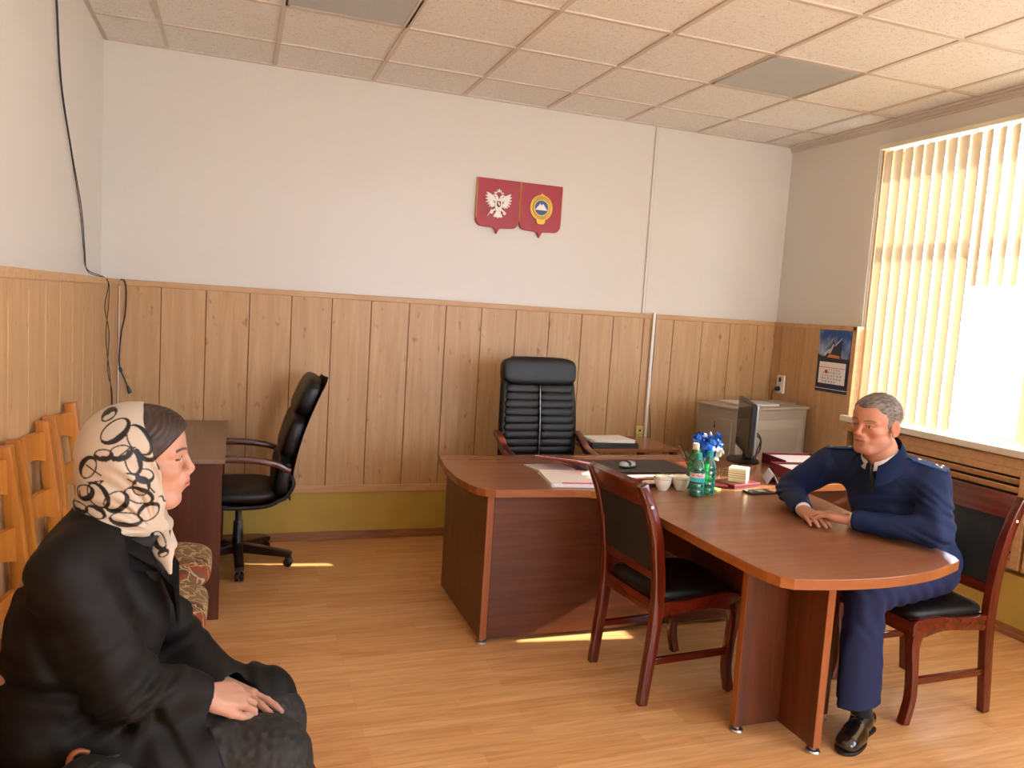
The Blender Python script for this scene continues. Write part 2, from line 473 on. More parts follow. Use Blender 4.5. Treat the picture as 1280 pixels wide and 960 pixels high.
# walls (inner faces at 0 / W)
b = MB(); b.box(-0.3, W+0.45, 0.0, 0.2, 0, H+0.3); struct('wall_back', b, M['wall'])
b = MB(); b.box(-0.2, 0.0, YF, 0.0, 0, H+0.3); struct('wall_left', b, M['wall'])
b = MB()
b.box(-0.3, W+0.45, YF-0.2, YF, 0, 1.0); b.box(-0.3, W+0.45, YF-0.2, YF, 2.8, H+0.3); b.box(-0.3, 2.0, YF-0.2, YF, 1.0, 2.8); b.box(4.2, W+0.45, YF-0.2, YF, 1.0, 2.8)
struct('wall_front', b, M['wall'])
b = MB(); b.box(2.0, 4.2, YF-0.15, YF-0.09, 1.0, 1.06); b.box(2.0, 4.2, YF-0.15, YF-0.09, 2.74, 2.8)
for x in (2.0, 3.07, 4.14): b.box(x, x+0.06, YF-0.15, YF-0.09, 1.06, 2.74)
o = struct('window_3', b, M['pvc'])  # unseen window behind the camera, added to brighten the room
b = MB(); b.box(2.02, 4.18, YF-0.122, YF-0.118, 1.03, 2.77); b.build('window_glass', M['pane'], o)
# right wall with two window openings
WIN = [(-3.55, -0.93), (-7.9, -4.2)]; WZ0, WZ1 = 1.0, 2.80  # second opening is unseen, added and lengthened to let in more daylight
b = MB()
b.box(W, W+0.42, YF, 0.0, 0, WZ0); b.box(W, W+0.42, YF, 0.0, WZ1, H+0.3)
b.box(W, W+0.42, -0.93, 0.0, WZ0, WZ1); b.box(W, W+0.42, -4.2, -3.55, WZ0, WZ1); b.box(W, W+0.42, YF, -7.9, WZ0, WZ1)
struct('wall_right', b, M['wall'])

# ceiling: slab above, tiles and T-grid below
b = MB(); b.box(-0.2, W+0.42, YF, 0.0, H+0.02, H+0.3); ceil = struct('ceiling', b, M['plaster'])
X1, G = 0.336, 0.46
xl = [0.0] + [X1+0.6*i for i in range(8)] + [W]
yl = [0.0] + [-(G+0.6*i) for i in range(13)] + [YF]
LIGHTS = {(2, 2): 'square unlit ceiling light at the left, cut by the top edge of the view', (6, 2): 'square unlit ceiling light panel nearest the window blind'}      # (column, row) cells that hold a luminaire
b = MB()
for i in range(len(xl)-1):
    for j in range(len(yl)-1):
        if (i, j) in LIGHTS: continue
        dz = random.uniform(0, 0.0025)
        b.box(xl[i]+0.001, xl[i+1]-0.001, yl[j+1]+0.001, yl[j]-0.001, H+0.002+dz, H+0.018)
struct('ceiling_tiles', b, M['tile'], ceil)
b = MB()
for x in xl[1:-1]: b.box(x-0.012, x+0.012, YF, 0, H-0.004, H+0.006)
for y in yl[1:-1]: b.box(0, W, y-0.012, y+0.012, H-0.0045, H+0.0055)
b.box(0, W, -0.024, 0, H-0.006, H+0.005); b.box(0, 0.024, YF, 0, H-0.006, H+0.005)
struct('trim_1', b, M['grid'])
b = MB()   # stepped cornice on the window wall
b.box(W-0.022, W, YF, 0, H-0.034, H+0.002, 0.004); b.box(W-0.045, W, YF, 0, H-0.014, H+0.001, 0.004); b.box(W-0.010, W, YF, 0, H-0.05, H, 0.003)
struct('trim_2', b, M['grid'])
for n, (i, j) in enumerate(sorted(LIGHTS)):
    lab = LIGHTS[(i, j)]
    t = thing('ceiling_light', lab, 'ceiling light', ((xl[i]+xl[i+1])/2, (yl[j]+yl[j+1])/2, H), group='recessed ceiling lights')
    b = MB(); b.box(-0.285, 0.285, -0.285, 0.285, -0.002, 0.008, 0.001); b.build('diffuser', M['lightpanel'], t)
    b = MB()
    for s in (-1, 1):
        b.box(s*0.2865-0.012, s*0.2865+0.012, -0.298, 0.298, -0.004, 0.012); b.box(-0.298, 0.298, s*0.2865-0.012, s*0.2865+0.012, -0.004, 0.012)
    b.build('frame', M['grid'], t)

# wainscot: backing + 0.25 m boards with grooves, top rail, lower batten, ochre dado, skirting
def boards(b, axis, lo, hi, face, thick, z0, z1, first):
    x = first
    while x > lo: x -= 0.25
    while x < hi:
        a, c = max(x, lo)+0.0022, min(x+0.25, hi)-0.0022
        if c-a > 0.01:
            if axis == 'x': b.box(a, c, face, face+thick, z0, z1, 0.0015, 1)
            else: b.box(*sorted((face, face+thick)), a, c, z0, z1, 0.0015, 1)
        x += 0.25
b = MB(); b.box(0, W, -0.050, 0, 0.0, WT-0.01); struct('trim_3', b, M['groove'])
b = MB(); boards(b, 'x', 0.0, W, -0.060, 0.011, 0.34, WT-0.01, 0.082); struct('trim_4', b, M['mdf'])
b = MB(); b.box(0, W, -0.067, 0.0, WT-0.035, WT, 0.004); b.box(0.1, W, -0.068, -0.05, 0.315, 0.365, 0.004); struct('trim_5', b, M['mdf_trim'])
b = MB(); b.box(0.0, W, -0.056, -0.049, 0.0, 0.33); struct('trim_6', b, M['yellow'])
b = MB(); b.box(0.0, W, -0.075, -0.05, 0.0, 0.028, 0.004); b.box(0.0, W, -0.066, -0.05, 0.0, 0.055, 0.006); struct('baseboard_back', b, M['skirting'])
# left wall
b = MB(); b.box(0, 0.090, YF, -0.05, 0.0, WT-0.01); struct('trim_7', b, M['groove'])
b = MB(); boards(b, 'y', YF, -0.06, 0.100, -0.011, 0.34, WT-0.01, -2.401); struct('trim_8', b, M['mdf'])
b = MB(); b.box(0, 0.107, YF, -0.05, WT-0.035, WT, 0.004); b.box(0.085, 0.108, YF, -0.06, 0.315, 0.365, 0.004)
o = struct('trim_9', b, M['mdf_trim'])
b = MB(); b.box(0.089, 0.096, YF, -0.05, 0.0, 0.33); struct('trim_10', b, M['yellow'])
b = MB(); b.box(0.09, 0.115, YF, -0.05, 0.0, 0.028, 0.004); b.box(0.09, 0.106, YF, -0.05, 0.0, 0.055, 0.006); struct('baseboard_left', b, M['skirting'])
# right wall: panel left of the window, apron under the sill
RX = 4.74
b = MB(); b.box(RX+0.008, W, -0.93, -0.05, 0.0, WT-0.01); struct('trim_11', b, M['groove'])
b = MB(); b.box(RX+0.06, W+0.02, YF, -0.93, 0.0, 0.93); struct('trim_17', b, M['mdf'])
b = MB(); boards(b, 'y', -0.905, -0.06, RX, 0.011, 0.34, WT-0.01, -0.40); struct('trim_12', b, M['mdf'])
b = MB(); b.box(RX-0.007, W, -0.93, -0.05, WT-0.035, WT, 0.004); b.box(RX-0.008, RX+0.01, -0.93, -0.06, 0.315, 0.365, 0.004)
b.box(RX-0.007, W, -0.935, -0.895, 0.34, WT, 0.004)
b.box(RX-0.012, RX+0.06, -8.0, -0.93, 0.90, 0.955, 0.004)
struct('trim_13', b, M['mdf_trim'])
b = MB(); b.box(RX+0.003, RX+0.012, -0.93, -0.05, 0, 0.33); b.box(RX+0.003, RX+0.06, YF, -0.93, 0.0, 0.33); struct('trim_14', b, M['yellow'])
b = MB(); b.box(RX-0.018, RX+0.01, YF, -0.05, 0.0, 0.028, 0.004); b.box(RX-0.008, RX+0.01, YF, -0.05, 0.0, 0.055, 0.006); struct('baseboard_right', b, M['skirting'])
# reveal lining of the window
b = MB()
b.box(W, W+0.42, -0.945, -0.929, WZ0, WZ1); b.box(W-0.01, W+0.0, -1.0, -0.93, 0.96, 1.60, 0.002)
struct('trim_15', b, M['mdf_trim'])
# sill
b = MB()
for (ya, yb) in WIN: b.box(RX-0.05, W+0.25, ya-0.03, yb+0.03, 0.965, 1.006, 0.006)
struct('trim_16', b, M['cream'])

# windows
for n, (ya, yb) in enumerate(WIN):
    fx0, fx1 = W+0.20, W+0.26
    fr = MB()
    fr.box(fx0, fx1, ya, ya+0.06, WZ0, WZ1, 0.004); fr.box(fx0, fx1, yb-0.06, yb, WZ0, WZ1, 0.004)
    fr.box(fx0, fx1, ya, yb, WZ0+0.008, WZ0+0.06, 0.004); fr.box(fx0, fx1, ya, yb, WZ1-0.06, WZ1, 0.004)
    fr.box(fx0-0.01, fx1, ya, yb, 2.20, 2.27, 0.004)
    k = 3 if n == 0 else 2
    for i in range(1, k):
        y = yb + (ya-yb)*i/k
        fr.box(fx0+.004, fx1-.004, y-0.04, y+0.04, WZ0+0.055, WZ1-0.055, 0.004)
    f = struct('window_%d' % (n+1), fr, M['pvc'])
    g = MB(); g.box(W+0.228, W+0.232, ya+0.05, yb-0.05, WZ0+0.05, WZ1-0.05); g.build('window_glass', M['pane'], f)

# wooden louvred radiator cover under the window: two bays
def radiator_cover(ya, yb, lab):
    t = thing('radiator_cover', lab, 'radiator cover', (RX, (ya+yb)/2, 0.36), group='louvred radiator covers')
    h = (yb-ya)/2
    fr = MB()
    fr.box(-0.012, 0.02, -h, -h+0.05, 0, 0.54, 0.003); fr.box(-0.012, 0.02, h-0.05, h, 0, 0.54, 0.003)
    fr.box(-0.012, 0.02, -h+0.05, h-0.05, 0, 0.04, 0.003); fr.box(-0.012, 0.02, -h+0.05, h-0.05, 0.50, 0.54, 0.003)
    fr.build('frame', M['mdf_trim'], t)
    lv = MB(); z = 0.045
    while z < 0.49:
        m = Matrix.Translation((0.006, 0, z+0.016)) @ Matrix.Rotation(math.radians(-32), 4, 'Y')
        lv.box(-0.004, 0.004, -h+0.048, h-0.048, -0.019, 0.019, 0.002, 1, m); z += 0.0455
    lv.build('louvre', M['mdf_trim'], t)
    bk = MB(); bk.box(0.022, 0.028, -h+0.04, h-0.04, 0.02, 0.52); bk.build('shade_backing', plain('cover_shade_%d' % int(-ya*100), '3a2617', 0.9), t)  # dark sheet behind the louvres, its colour standing in for shade
    return t
radiator_cover(-2.26, -1.02, 'wooden louvred radiator cover below the window, behind the man in navy')
radiator_cover(-3.52, -2.28, 'wooden louvred radiator cover below the window, the bay nearer the camera')

# vertical blind
vb = thing('vertical_blind', 'cream vertical blind with its nearer slats cut short, in front of the window', 'blind', (W-0.06, -1.0, 2.78))
b = MB(); b.box(-0.02, 0.02, -2.62, 0.02, 0.0, 0.028, 0.003); b.box(0.02, 0.06, -2.6, 0.0, 0.008, 0.02); b.build('headrail', M['cream'], vb)
PITCH = 0.081
sl_mesh = {}
def slat_mesh(L):
    b = MB(); n = 7
    vs = []
    for i in range(n):
        u = -0.0445 + 0.089*i/(n-1); bow = 0.004*(1-(u/0.0445)**2)
        vs.append([b.bm.verts.new((u, bow, z)) for z in (-L, -L*0.5, -0.02)])
    for a, c in zip(vs[:-1], vs[1:]):
        for k in range(2): b.bm.faces.new((a[k], c[k], c[k+1], a[k+1]))
    return b
for i in range(32):
    y = -0.045 - PITCH*i
    L = 0.90 if 8 < i < 14 else 1.755
    o = slat_mesh(L).build('slat', M['slat'], vb, smooth='auto')
    o.location = (0.0, y, 0.0)
    a = math.radians(90-12 if i < 9 else (90-27 if i < 14 else 90-16)) + random.uniform(-0.02, 0.02)
    o.rotation_euler = (0, 0, a)
    b = MB(); b.cyl((0, 0, -0.022), (0, 0, 0.002), 0.004, n=8); b.build('hanger', M['white'], o)
b = MB()
b.tube([(-0.025, 0.008, 0.0), (-0.027, 0.010, -0.9), (-0.026, 0.0, -1.72), (-0.024, -0.012, -1.73), (-0.022, -0.010, -0.9), (-0.022, -0.006, 0.0)], 0.002, 6)
b.build('bead_chain', M['white'], vb)
b = MB()
for i in range(8):
    b.tube([(-0.04, -0.045-PITCH*i, -1.745), (-0.042, -0.045-PITCH*(i+0.5), -1.752), (-0.04, -0.045-PITCH*(i+1), -1.745)], 0.0012, 5)
b.build('bottom_chain', M['white'], vb)

# outside: pale ground, fence, house with siding
b = MB(); b.box(5.4, 60, -40, 40, -1.3, -1.2); struct('ground_outside', b, M['ground'])
b = MB()
hx = 14.0
b.box(hx, hx+6, 1.2, 16, -1.2, 5.1)
hs = b.build('house_outside', M['siding'])
tag(hs, 'white sided house seen outside beyond the blinds', 'house')
b = MB(); z = -1.1
while z < 5.0:
    b.box(hx-0.03, hx, 1.2, 16, z, z+0.10); z += 0.2
b.build('siding_boards', M['siding_d'], hs)
fn = thing('iron_fence', 'low brown fence outside, glimpsed beneath the blind slats', 'fence', (7.6, -1.2, -1.2))
b = MB(); 
for i in range(30): b.box(-0.02, 0.02, -6+i*0.42, -5.93+i*0.42, 0, 2.12)
b.build('picket', M['fence'], fn)['kind'] = 'stuff'
b = MB(); b.box(-0.03, 0.03, -6.1, 6.1, 0.9, 0.96); b.box(-0.03, 0.03, -6.1, 6.1, 0.3, 0.36); b.build('rail', M['fence'], fn)

# ------------------------------------------------------------------ wall-mounted things
# cable trunking on the back wall
b = MB(); b.box(-0.011, 0.011, -0.010, 0.0, 0, H-WT-0.008, 0.002)
b.box(0.016, 0.020, -0.003, 0.0, 0, H-WT-0.008)
o = b.build('cable_trunking', M['wall']); o.location = (3.598, -0.001, WT); tag(o, 'slim painted cable trunking on the white upper wall, right of the emblems', 'cable trunking')
b = MB(); b.box(-0.011, 0.011, -0.016, 0.0, 0.62, WT+0.01, 0.002)
o = b.build('cable_trunking', M['white']); o.location = (3.655, -0.068, 0); tag(o, 'white cable trunking strip running down the wood panelling behind the desk', 'cable trunking')
b = MB(); b.tube(spline([(3.672, -0.074, WT+0.003), (3.674, -0.076, 1.3), (3.668, -0.074, 1.0), (3.676, -0.078, 0.9), (3.70, -0.08, 0.72), (3.705, -0.08, 0.4)], 10), 0.0028, 6)
o = b.build('wall_cable', M['black'], smooth=True); tag(o, 'thin black cable hanging along the white trunking on the panelling', 'cable')
# yellowed double phone socket
t = thing('phone_socket', 'yellowed double phone socket at the foot of the white trunking', 'socket', (3.605, -0.062, 0.66))
for k in (0, 1):
    b = MB(); b.box(-0.03, 0.03, -0.024, 0, k*0.062, k*0.062+0.058, 0.005); b.build('socket_box', M['yellowed'], t)
for z in (.02, .082):
    b = MB(); b.box(-0.008, 0.008, -0.026, -0.02, z, z+.014); b.build('jack', M['darkgrey'], t)
# mains socket near the right corner with plug
t = thing('wall_socket', 'cream double wall socket beside the calendar, over the grey cabinet', 'socket', (RX, -0.21, 1.14))
b = MB(); b.box(-0.022, 0, -0.04, 0.04, -0.07, 0.07, 0.006)
b.build('socket_plate', M['cream'], t)
b = MB()
for z in (-0.034, 0.034): b.lathe([(0.024, 0), (0.024, 0.003), (0.019, 0.003), (0.019, -0.001), (0.0, -0.001)], 20, Matrix.Translation((-0.022, 0, z)) @ Matrix.Rotation(-PI/2, 4, 'Y'))
b.build('socket_well', M['white'], t)
o = MB(); o.lathe([(0.0, 0), (0.019, 0), (0.02, 0.02), (0.013, 0.035), (0.006, 0.042), (0.0, 0.042)], 16, Matrix.Translation((RX-0.023, -0.21, 1.106)) @ Matrix.Rotation(-PI/2, 4, 'Y'))
o.tube(spline([(RX-0.06, -0.21, 1.106), (RX-0.085, -0.212, 1.085), (RX-0.09, -0.215, 1.03), (RX-0.092, -0.22, 1.004)], 8), 0.0035, 6)
o = o.build('plug_cord', M['black'], smooth='auto'); tag(o, 'black plug with a short cord in the socket above the grey cabinet', 'plug')
# white wall cable bits on the left: black lead with plug
pts = [(0.115, -0.066, WT-0.003), (0.135, -0.078, WT-0.01), (0.145, -0.072, 1.55), (0.142, -0.070, 1.42), (0.122, -0.07, 1.3), (0.112, -0.068, 1.15), (0.118, -0.07, 1.09)]
b = MB(); b.tube(spline(pts, 8), 0.004, 6)
b.tube([(0.118, -0.07, 1.095), (0.126, -0.072, 1.07)], 0.009, 8); b.tube([(0.126, -0.072, 1.07), (0.162, -0.074, 0.985)], 0.0035, 6)
b.tube([(0.160, -0.074, 0.99), (0.172, -0.075, 0.955)], [0.007, 0.011], 8); b.tube([(0.172, -0.075, 0.955), (0.176, -0.075, 0.945)], [0.011, 0.011], 8)
o = b.build('extension_lead', M['black'], smooth='auto'); tag(o, 'black power lead with plug hanging in the left corner of the panelling', 'cable')
b = MB(); b.tube([(0.108, -0.066, WT-0.04), (0.109, -0.066, 0.8), (0.108, -0.066, 0.4)], 0.003, 6)
o = b.build('white_wall_cable', M['white'], smooth=True); tag(o, 'thin white cable running down the left corner of the panelling', 'cable')
# two thin wires on the left wall
w1 = [(0.006, -1.33, H-0.02), (0.008, -1.27, 2.75), (0.006, -1.16, 2.45), (0.006, -0.93, 2.2), (0.006, -0.66, 1.95), (0.008, -0.57, 1.75), (0.02, -0.55, 1.64), (0.112, -0.55, 1.60), (0.107, -0.46, 1.48), (0.107, -0.54, 1.3), (0.107, -0.38, 1.08), (0.107, -0.30, 0.9), (0.107, -0.34, 0.81)]
w2 = [(0.008, -1.36, H-0.02), (0.006, -1.28, 2.74), (0.006, -1.18, 2.44), (0.006, -0.95, 2.2), (0.006, -0.70, 1.94), (0.008, -0.60, 1.75), (0.02, -0.57, 1.65), (0.113, -0.55, 1.60), (0.108, -0.60, 1.46), (0.108, -0.44, 1.32), (0.108, -0.47, 1.12), (0.108, -0.30, 0.98), (0.108, -0.28, 0.82)]
for w, lab in ((w1, 'thin grey wire sagging down the left wall, the one swinging nearer the corner'), (w2, 'thin grey wire sagging down the left wall, the one looping away from the corner')):
    b = MB(); b.tube(spline(w, 8), 0.0024, 6)
    o = b.build('loose_wire', M['darkgrey'], smooth=True); tag(o, lab, 'wire', 'loose wires on the left wall')

# ---- emblems: two red heraldic shields
def shield_outline(w, h):
    pts = [(-w, 0), (w, 0), (w, -h*0.80)]
    for k in range(1, 7): a = k/6*PI/2; pts.append((w-0.045+0.045*math.cos(a), -h*0.80-0.045*math.sin(a)-0.0))
    yb = -h*0.80-0.045
    pts += [(0.03, yb-0.004), (0.018, yb-0.010), (0, yb-0.045), (-0.018, yb-0.010), (-0.03, yb-0.004)]
    for k in range(6, 0, -1): a = k/6*PI/2; pts.append((-w+0.045-0.045*math.cos(a), -h*0.80-0.045*math.sin(a)))
    pts.append((-w, -h*0.80))
    return pts
UP = Matrix(((1, 0, 0, 0), (0, 0, -1, 0), (0, 1, 0, 0), (0, 0, 0, 1)))   # local xy -> world xz, z -> -y
def sh_base(x, lab):
    t = thing('wall_emblem', lab, 'emblem', (x, -0.004, 2.455), group='pair of red heraldic shields')
    b = MB(); b.prism(shield_outline(0.153, 0.345), 0.022, UP, 0.003); b.build('shield_board', M['red'], t)
    for s in (-1, 1):
        b = MB(); b.prism([(s*0.153-0.001, -0.002), (s*0.153+0.001, -0.002), (s*0.153+0.001, -0.27), (s*0.153-0.001, -0.27)], 0.0235, UP)
        b.build('gold_edge', M['gold'], t)
    return t
e1 = sh_base(2.415, 'red shield bearing a silver double-headed eagle')
Z1 = UP @ Matrix.Translation((0, -0.165, 0.022))
b = MB()
def blob(b, pts, h, m=Z1): b.prism(pts, h, m, 0.0015, 1)
# body, tail
blob(b, [(-.022, .03), (.022, .03), (.028, -.01), (.02, -.04), (.012, -.055), (-.012, -.055), (-.02, -.04), (-.028, -.01)], 0.010)
blob(b, [(-.012, -.045), (.012, -.045), (.034, -.085), (.022, -.092), (.012, -.088), (0, -.098), (-.012, -.088), (-.022, -.092), (-.034, -.085)], 0.007)
for s in (-1, 1):
    # neck + head with beak
    nk = ribbon([(s*.008, .02), (s*.014, .042), (s*.022, .055), (s*.032, .058)], [.010, .009, .008, .007]); blob(b, nk, 0.009)
    blob(b, [(s*.034, .064), (s*.036, .052), (s*.050, .051), (s*.042, .058)][::s], 0.007)
    # wing: feathers fanned
    blob(b, ribbon([(s*.018, .018), (s*.045, .040), (s*.070, .062)], [.010, .013, .006]), 0.007)
    for k, (tx, ty) in enumerate([(.088, .072), (.094, .050), (.094, .028), (.090, .006), (.080, -.012), (.066, -.024), (.050, -.028)]):
        bx_, by_ = .058-.005*k, .050-.009*k
        blob(b, ribbon([(s*bx_, by_), (s*(bx_+tx)/2, (by_+ty)/2), (s*tx, ty)], [.008, .0085, .003]), 0.005+0.0006*k)
    # leg, claw with orb / sceptre
    blob(b, ribbon([(s*.018, -.035), (s*.034, -.045), (s*.046, -.052)], [.007, .006, .006]), 0.007)
    blob(b, [(s*.046+.012*math.cos(a*PI/4), -.060+.012*math.sin(a*PI/4)) for a in range(8)], 0.008)
    # small crown over each head
    blob(b, [(s*.024-.009, .068), (s*.024+.009, .068), (s*.024+.011, .080), (s*.024+.004, .075), (s*.024, .083), (s*.024-.004, .075), (s*.024-.011, .080)], 0.007)
blob(b, ribbon([(-.075, -.088), (-.06, -.065), (-.047, -.04)], [.003, .003, .003]), 0.006)
blob(b, [(-.014, .078), (.014, .078), (.017, .095), (.008, .088), (0, .104), (-.008, .088), (-.017, .095)], 0.009)
b.build('double_headed_eagle', M['silver'], e1)
b = MB(); b.prism([(-.014, .018), (.014, .018), (.014, -.014), (0, -.024), (-.014, -.014)], 0.013, Z1); b.build('breast_shield', M['maroon'], e1)
b = MB(); b.prism(ribbon([(-.006, .010), (0, .002), (.006, -.010)], [.004, .005, .004]), 0.015, Z1); b.build('rider_charge', M['silver'], e1)
e2 = sh_base(2.728, 'red shield bearing a round gold-ringed badge with a white mountain')
Z2 = UP @ Matrix.Translation((0.0, -0.160, 0.022))
def disc(b, r, h, n=36, cx=0, cy=0): b.prism([(cx+r*math.cos(2*PI*k/n), cy+r*math.sin(2*PI*k/n)) for k in range(n)], h, Z2)
b = MB()
# outer wreath: beads of leaves
for k in range(40):
    a = 2*PI*k/40
    cx, cy = .078*math.cos(a), .078*1.06*math.sin(a)
    u = (math.cos(a+PI/2+.5), math.sin(a+PI/2+.5))
    b.prism(ribbon([(cx-u[0]*.010, cy-u[1]*.010), (cx, cy), (cx+u[0]*.010, cy+u[1]*.010)], [.001, .005, .001]), 0.007, Z2)
for r_in, r_out, hh in ((.050, .060, .008), (.066, .072, .005)):
    n = 40
    for k in range(n):
        a0, a1 = 2*PI*k/n, 2*PI*(k+1)/n
        b.prism([(r_in*math.cos(a0), r_in*math.sin(a0)), (r_out*math.cos(a0), r_out*math.sin(a0)), (r_out*math.cos(a1), r_out*math.sin(a1)), (r_in*math.cos(a1), r_in*math.sin(a1))], hh, Z2)
st = [((.016 if k % 2 == 0 else .007)*math.cos(PI/2+k*PI/5), .086+(.016 if k % 2 == 0 else .007)*math.sin(PI/2+k*PI/5)) for k in range(10)]
b.prism(st, 0.010, Z2)
b.prism([(-.03, -.078), (.03, -.078), (.034, -.092), (.024, -.112), (-.024, -.112), (-.034, -.092)], 0.010, Z2, 0.002)
b.build('gold_wreath', M['gold'], e2)
b = MB(); disc(b, .080, .002); b.build('badge_field', M['green'], e2)
b = MB(); disc(b, .050, .005); b.build('blue_disc', M['blue'], e2)
b = MB(); b.prism([(-.046, -.016), (-.020, .016), (-.011, .030), (-.002, .016), (.004, .020), (.012, .028), (.022, .012), (.046, -.016)], .009, Z2); b.build('mountain', M['silver'], e2)

# ---- calendar on the right panelling
cal = thing('wall_calendar', 'wall calendar with a blue picture of a glass building, on the panelling by the window', 'calendar', (RX-0.002, -0.735, 1.365))
YZ = Matrix(((0, 0, -1, 0), (-1, 0, 0, 0), (0, 1, 0, 0), (0, 0, 0, 1)))   # local x -> -y (towards the viewer's right), y -> z, z -> -x
def skyprint():
    m, nt, bb = newmat('sky_print'); L = nt.links.new
    tc = nt.nodes.new('ShaderNodeTexCoord'); n = nt.nodes.new('ShaderNodeTexNoise'); n.inputs['Scale'].default_value = 7; n.inputs['Detail'].default_value = 5
    L(tc.outputs['Object'], n.inputs['Vector'])
    r = nt.nodes.new('ShaderNodeValToRGB'); e = r.color_ramp.elements
    e[0].position = .42; e[0].color = lin('1f4f94'); e[1].position = .7; e[1].color = lin('a9bfda')
    L(n.outputs['Fac'], r.inputs['Fac']); L(r.outputs['Color'], bb.inputs['Base Color']); bb.inputs['Roughness'].default_value = .35
    return m
M['skyprint'] = skyprint(); M['night'] = plain('calendar_navy', '27304a', 0.4); M['lamp_print'] = plain('calendar_orange', 'd98a4a', 0.5); M['roof_print'] = plain('calendar_roof', 'c8cbd2', 0.5)
b = MB(); b.prism([(-.155, -.225), (.155, -.225), (.155, .225), (-.155, .225)], .003, YZ); b.build('backing_board', M['night'], cal)
b = MB(); b.prism([(-.155, .0), (.155, .0), (.155, .225), (-.155, .225)], .0045, YZ); b.build('picture', M['skyprint'], cal)
b = MB()
b.prism([(-.155, .0), (.155, .0), (.155, .018), (-.1, .025), (-.155, .04)], .0052, YZ)
b.prism([(-.09, .02), (-.02, .12), (-.01, .15), (.0, .12), (.01, .11), (.07, .16), (.075, .02)], .0054, YZ); b.build('building_print', M['night'], cal)
b = MB()
b.prism([(-.085, .085), (-.015, .15), (-.012, .16), (-.075, .09)], .006, YZ); b.prism([(.01, .10), (.07, .155), (.072, .165), (.008, .112)], .006, YZ)
b.prism([(-.055, .05), (-.01, .12), (0, .11), (-.03, .05)], .006, YZ); b.prism([(-.1, .04), (-.04, .085), (-.035, .078), (-.08, .03)], .006, YZ)
b.build('roof_print', M['roof_print'], cal)
b = MB(); b.prism([(-.06, .022), (.065, .018), (.06, .038), (-.04, .045)], .0062, YZ); b.build('glow_print', M['lamp_print'], cal)
b = MB(); b.prism([(-.128, -.165), (.128, -.165), (.128, -.012), (-.128, -.012)], .007, YZ, .001); b.build('date_pad', M['paper'], cal)
b = MB(); b.prism([(-.128, -.052), (.128, -.052), (.128, -.049), (-.128, -.049)], .0078, YZ); b.build('red_rule', M['letter'], cal)
b = MB()
b.prism([(-.066, -.092), (-.038, -.092), (-.038, -.068), (-.066, -.068)], .0084, YZ); b.prism([(-.059, -.086), (-.045, -.086), (-.045, -.074), (-.059, -.074)], .0078, YZ)
b.build('date_marker', M['letter'], cal)
b = MB(); b.prism([(-.155, -.205), (.155, -.205), (.155, -.199), (-.155, -.199)], .005, YZ); b.build('silver_rule', M['roof_print'], cal)
def text(name, s, size, mat, parent, mtx, line=1.0, align='CENTER', ext=0.0003):
    cu = bpy.data.curves.new(name, 'FONT'); cu.body = s; cu.size = size; cu.extrude = ext; cu.align_x = align; cu.align_y = 'CENTER'; cu.space_line = line
    cu.materials.append(mat)
    o = bpy.data.objects.new(name, cu); C.objects.link(o)
    me = bpy.data.meshes.new_from_object(o); me.name = name
    bpy.data.objects.remove(o); o = bpy.data.objects.new(name, me); C.objects.link(o)
    if parent: o.parent = parent
    o.matrix_local = mtx
    return o
rows = ['         1   2   3   4   5', ' 6   7   8   9  10  11  12', '13  14  15  16  17  18  19', '20  21  22  23  24  25  26', '27  28  29  30  31        ']
text('date_numbers', '\n'.join(rows), 0.0185, M['night'], cal, YZ @ Matrix.Translation((0, -0.108, .0075)), 1.15)
# ================================================================== FURNITURE
TZ = 0.75
# ---- T-shaped desk ---------------------------------------------------------
desk = thing('desk', 'large walnut office desk with a long rounded meeting extension, on metal pad feet', 'desk', (2.6, -1.5, 0))
def arcpts(cx, cy, r, a0, a1, n=8): return [(cx+r*math.cos(math.radians(a0+(a1-a0)*k/n)), cy+r*math.sin(math.radians(a0+(a1-a0)*k/n))) for k in range(n+1)]
top = [(1.84, -1.005), (1.80, -1.30), (1.795, -1.55), (1.815, -1.70), (1.835, -1.76), (1.865, -1.80), (1.91, -1.822), (2.10, -1.832), (2.30, -1.845)]
top += [(2.37, -1.865), (2.42, -1.91), (2.45, -1.98), (2.462, -2.10), (2.467, -2.78), (2.474, -2.96), (2.482, -3.04), (2.498, -3.088), (2.53, -3.118)]
top += spline([(2.53, -3.118), (2.70, -3.150), (2.90, -3.158), (3.12, -3.128), (3.31, -3.062)], 6)[1:]
top += [(3.345, -3.045), (3.372, -3.005), (3.388, -2.95), (3.395, -2.80), (3.405, -2.62), (3.45, -2.40), (3.50, -2.15), (3.52, -2.0), (3.55, -1.92), (3.60, -1.87), (3.68, -1.845), (4.0, -1.83), (4.07, -1.80), (4.09, -1.72), (4.10, -1.005)]
O = Vector((2.6, -1.5))
b = MB(); b.prism([(x-O.x, y-O.y) for x, y in top], 0.0372, Matrix.Translation((0, 0, TZ-0.0375)), 0.002, 2)
for f in b.bm.faces:
    f.normal_update()
    if abs(f.normal.z) < 0.5: f.material_index = 1
b.build('worktop', [M['desk'], M['desk_edge']], desk)
def local(x, y): return (x-O.x, y-O.y)
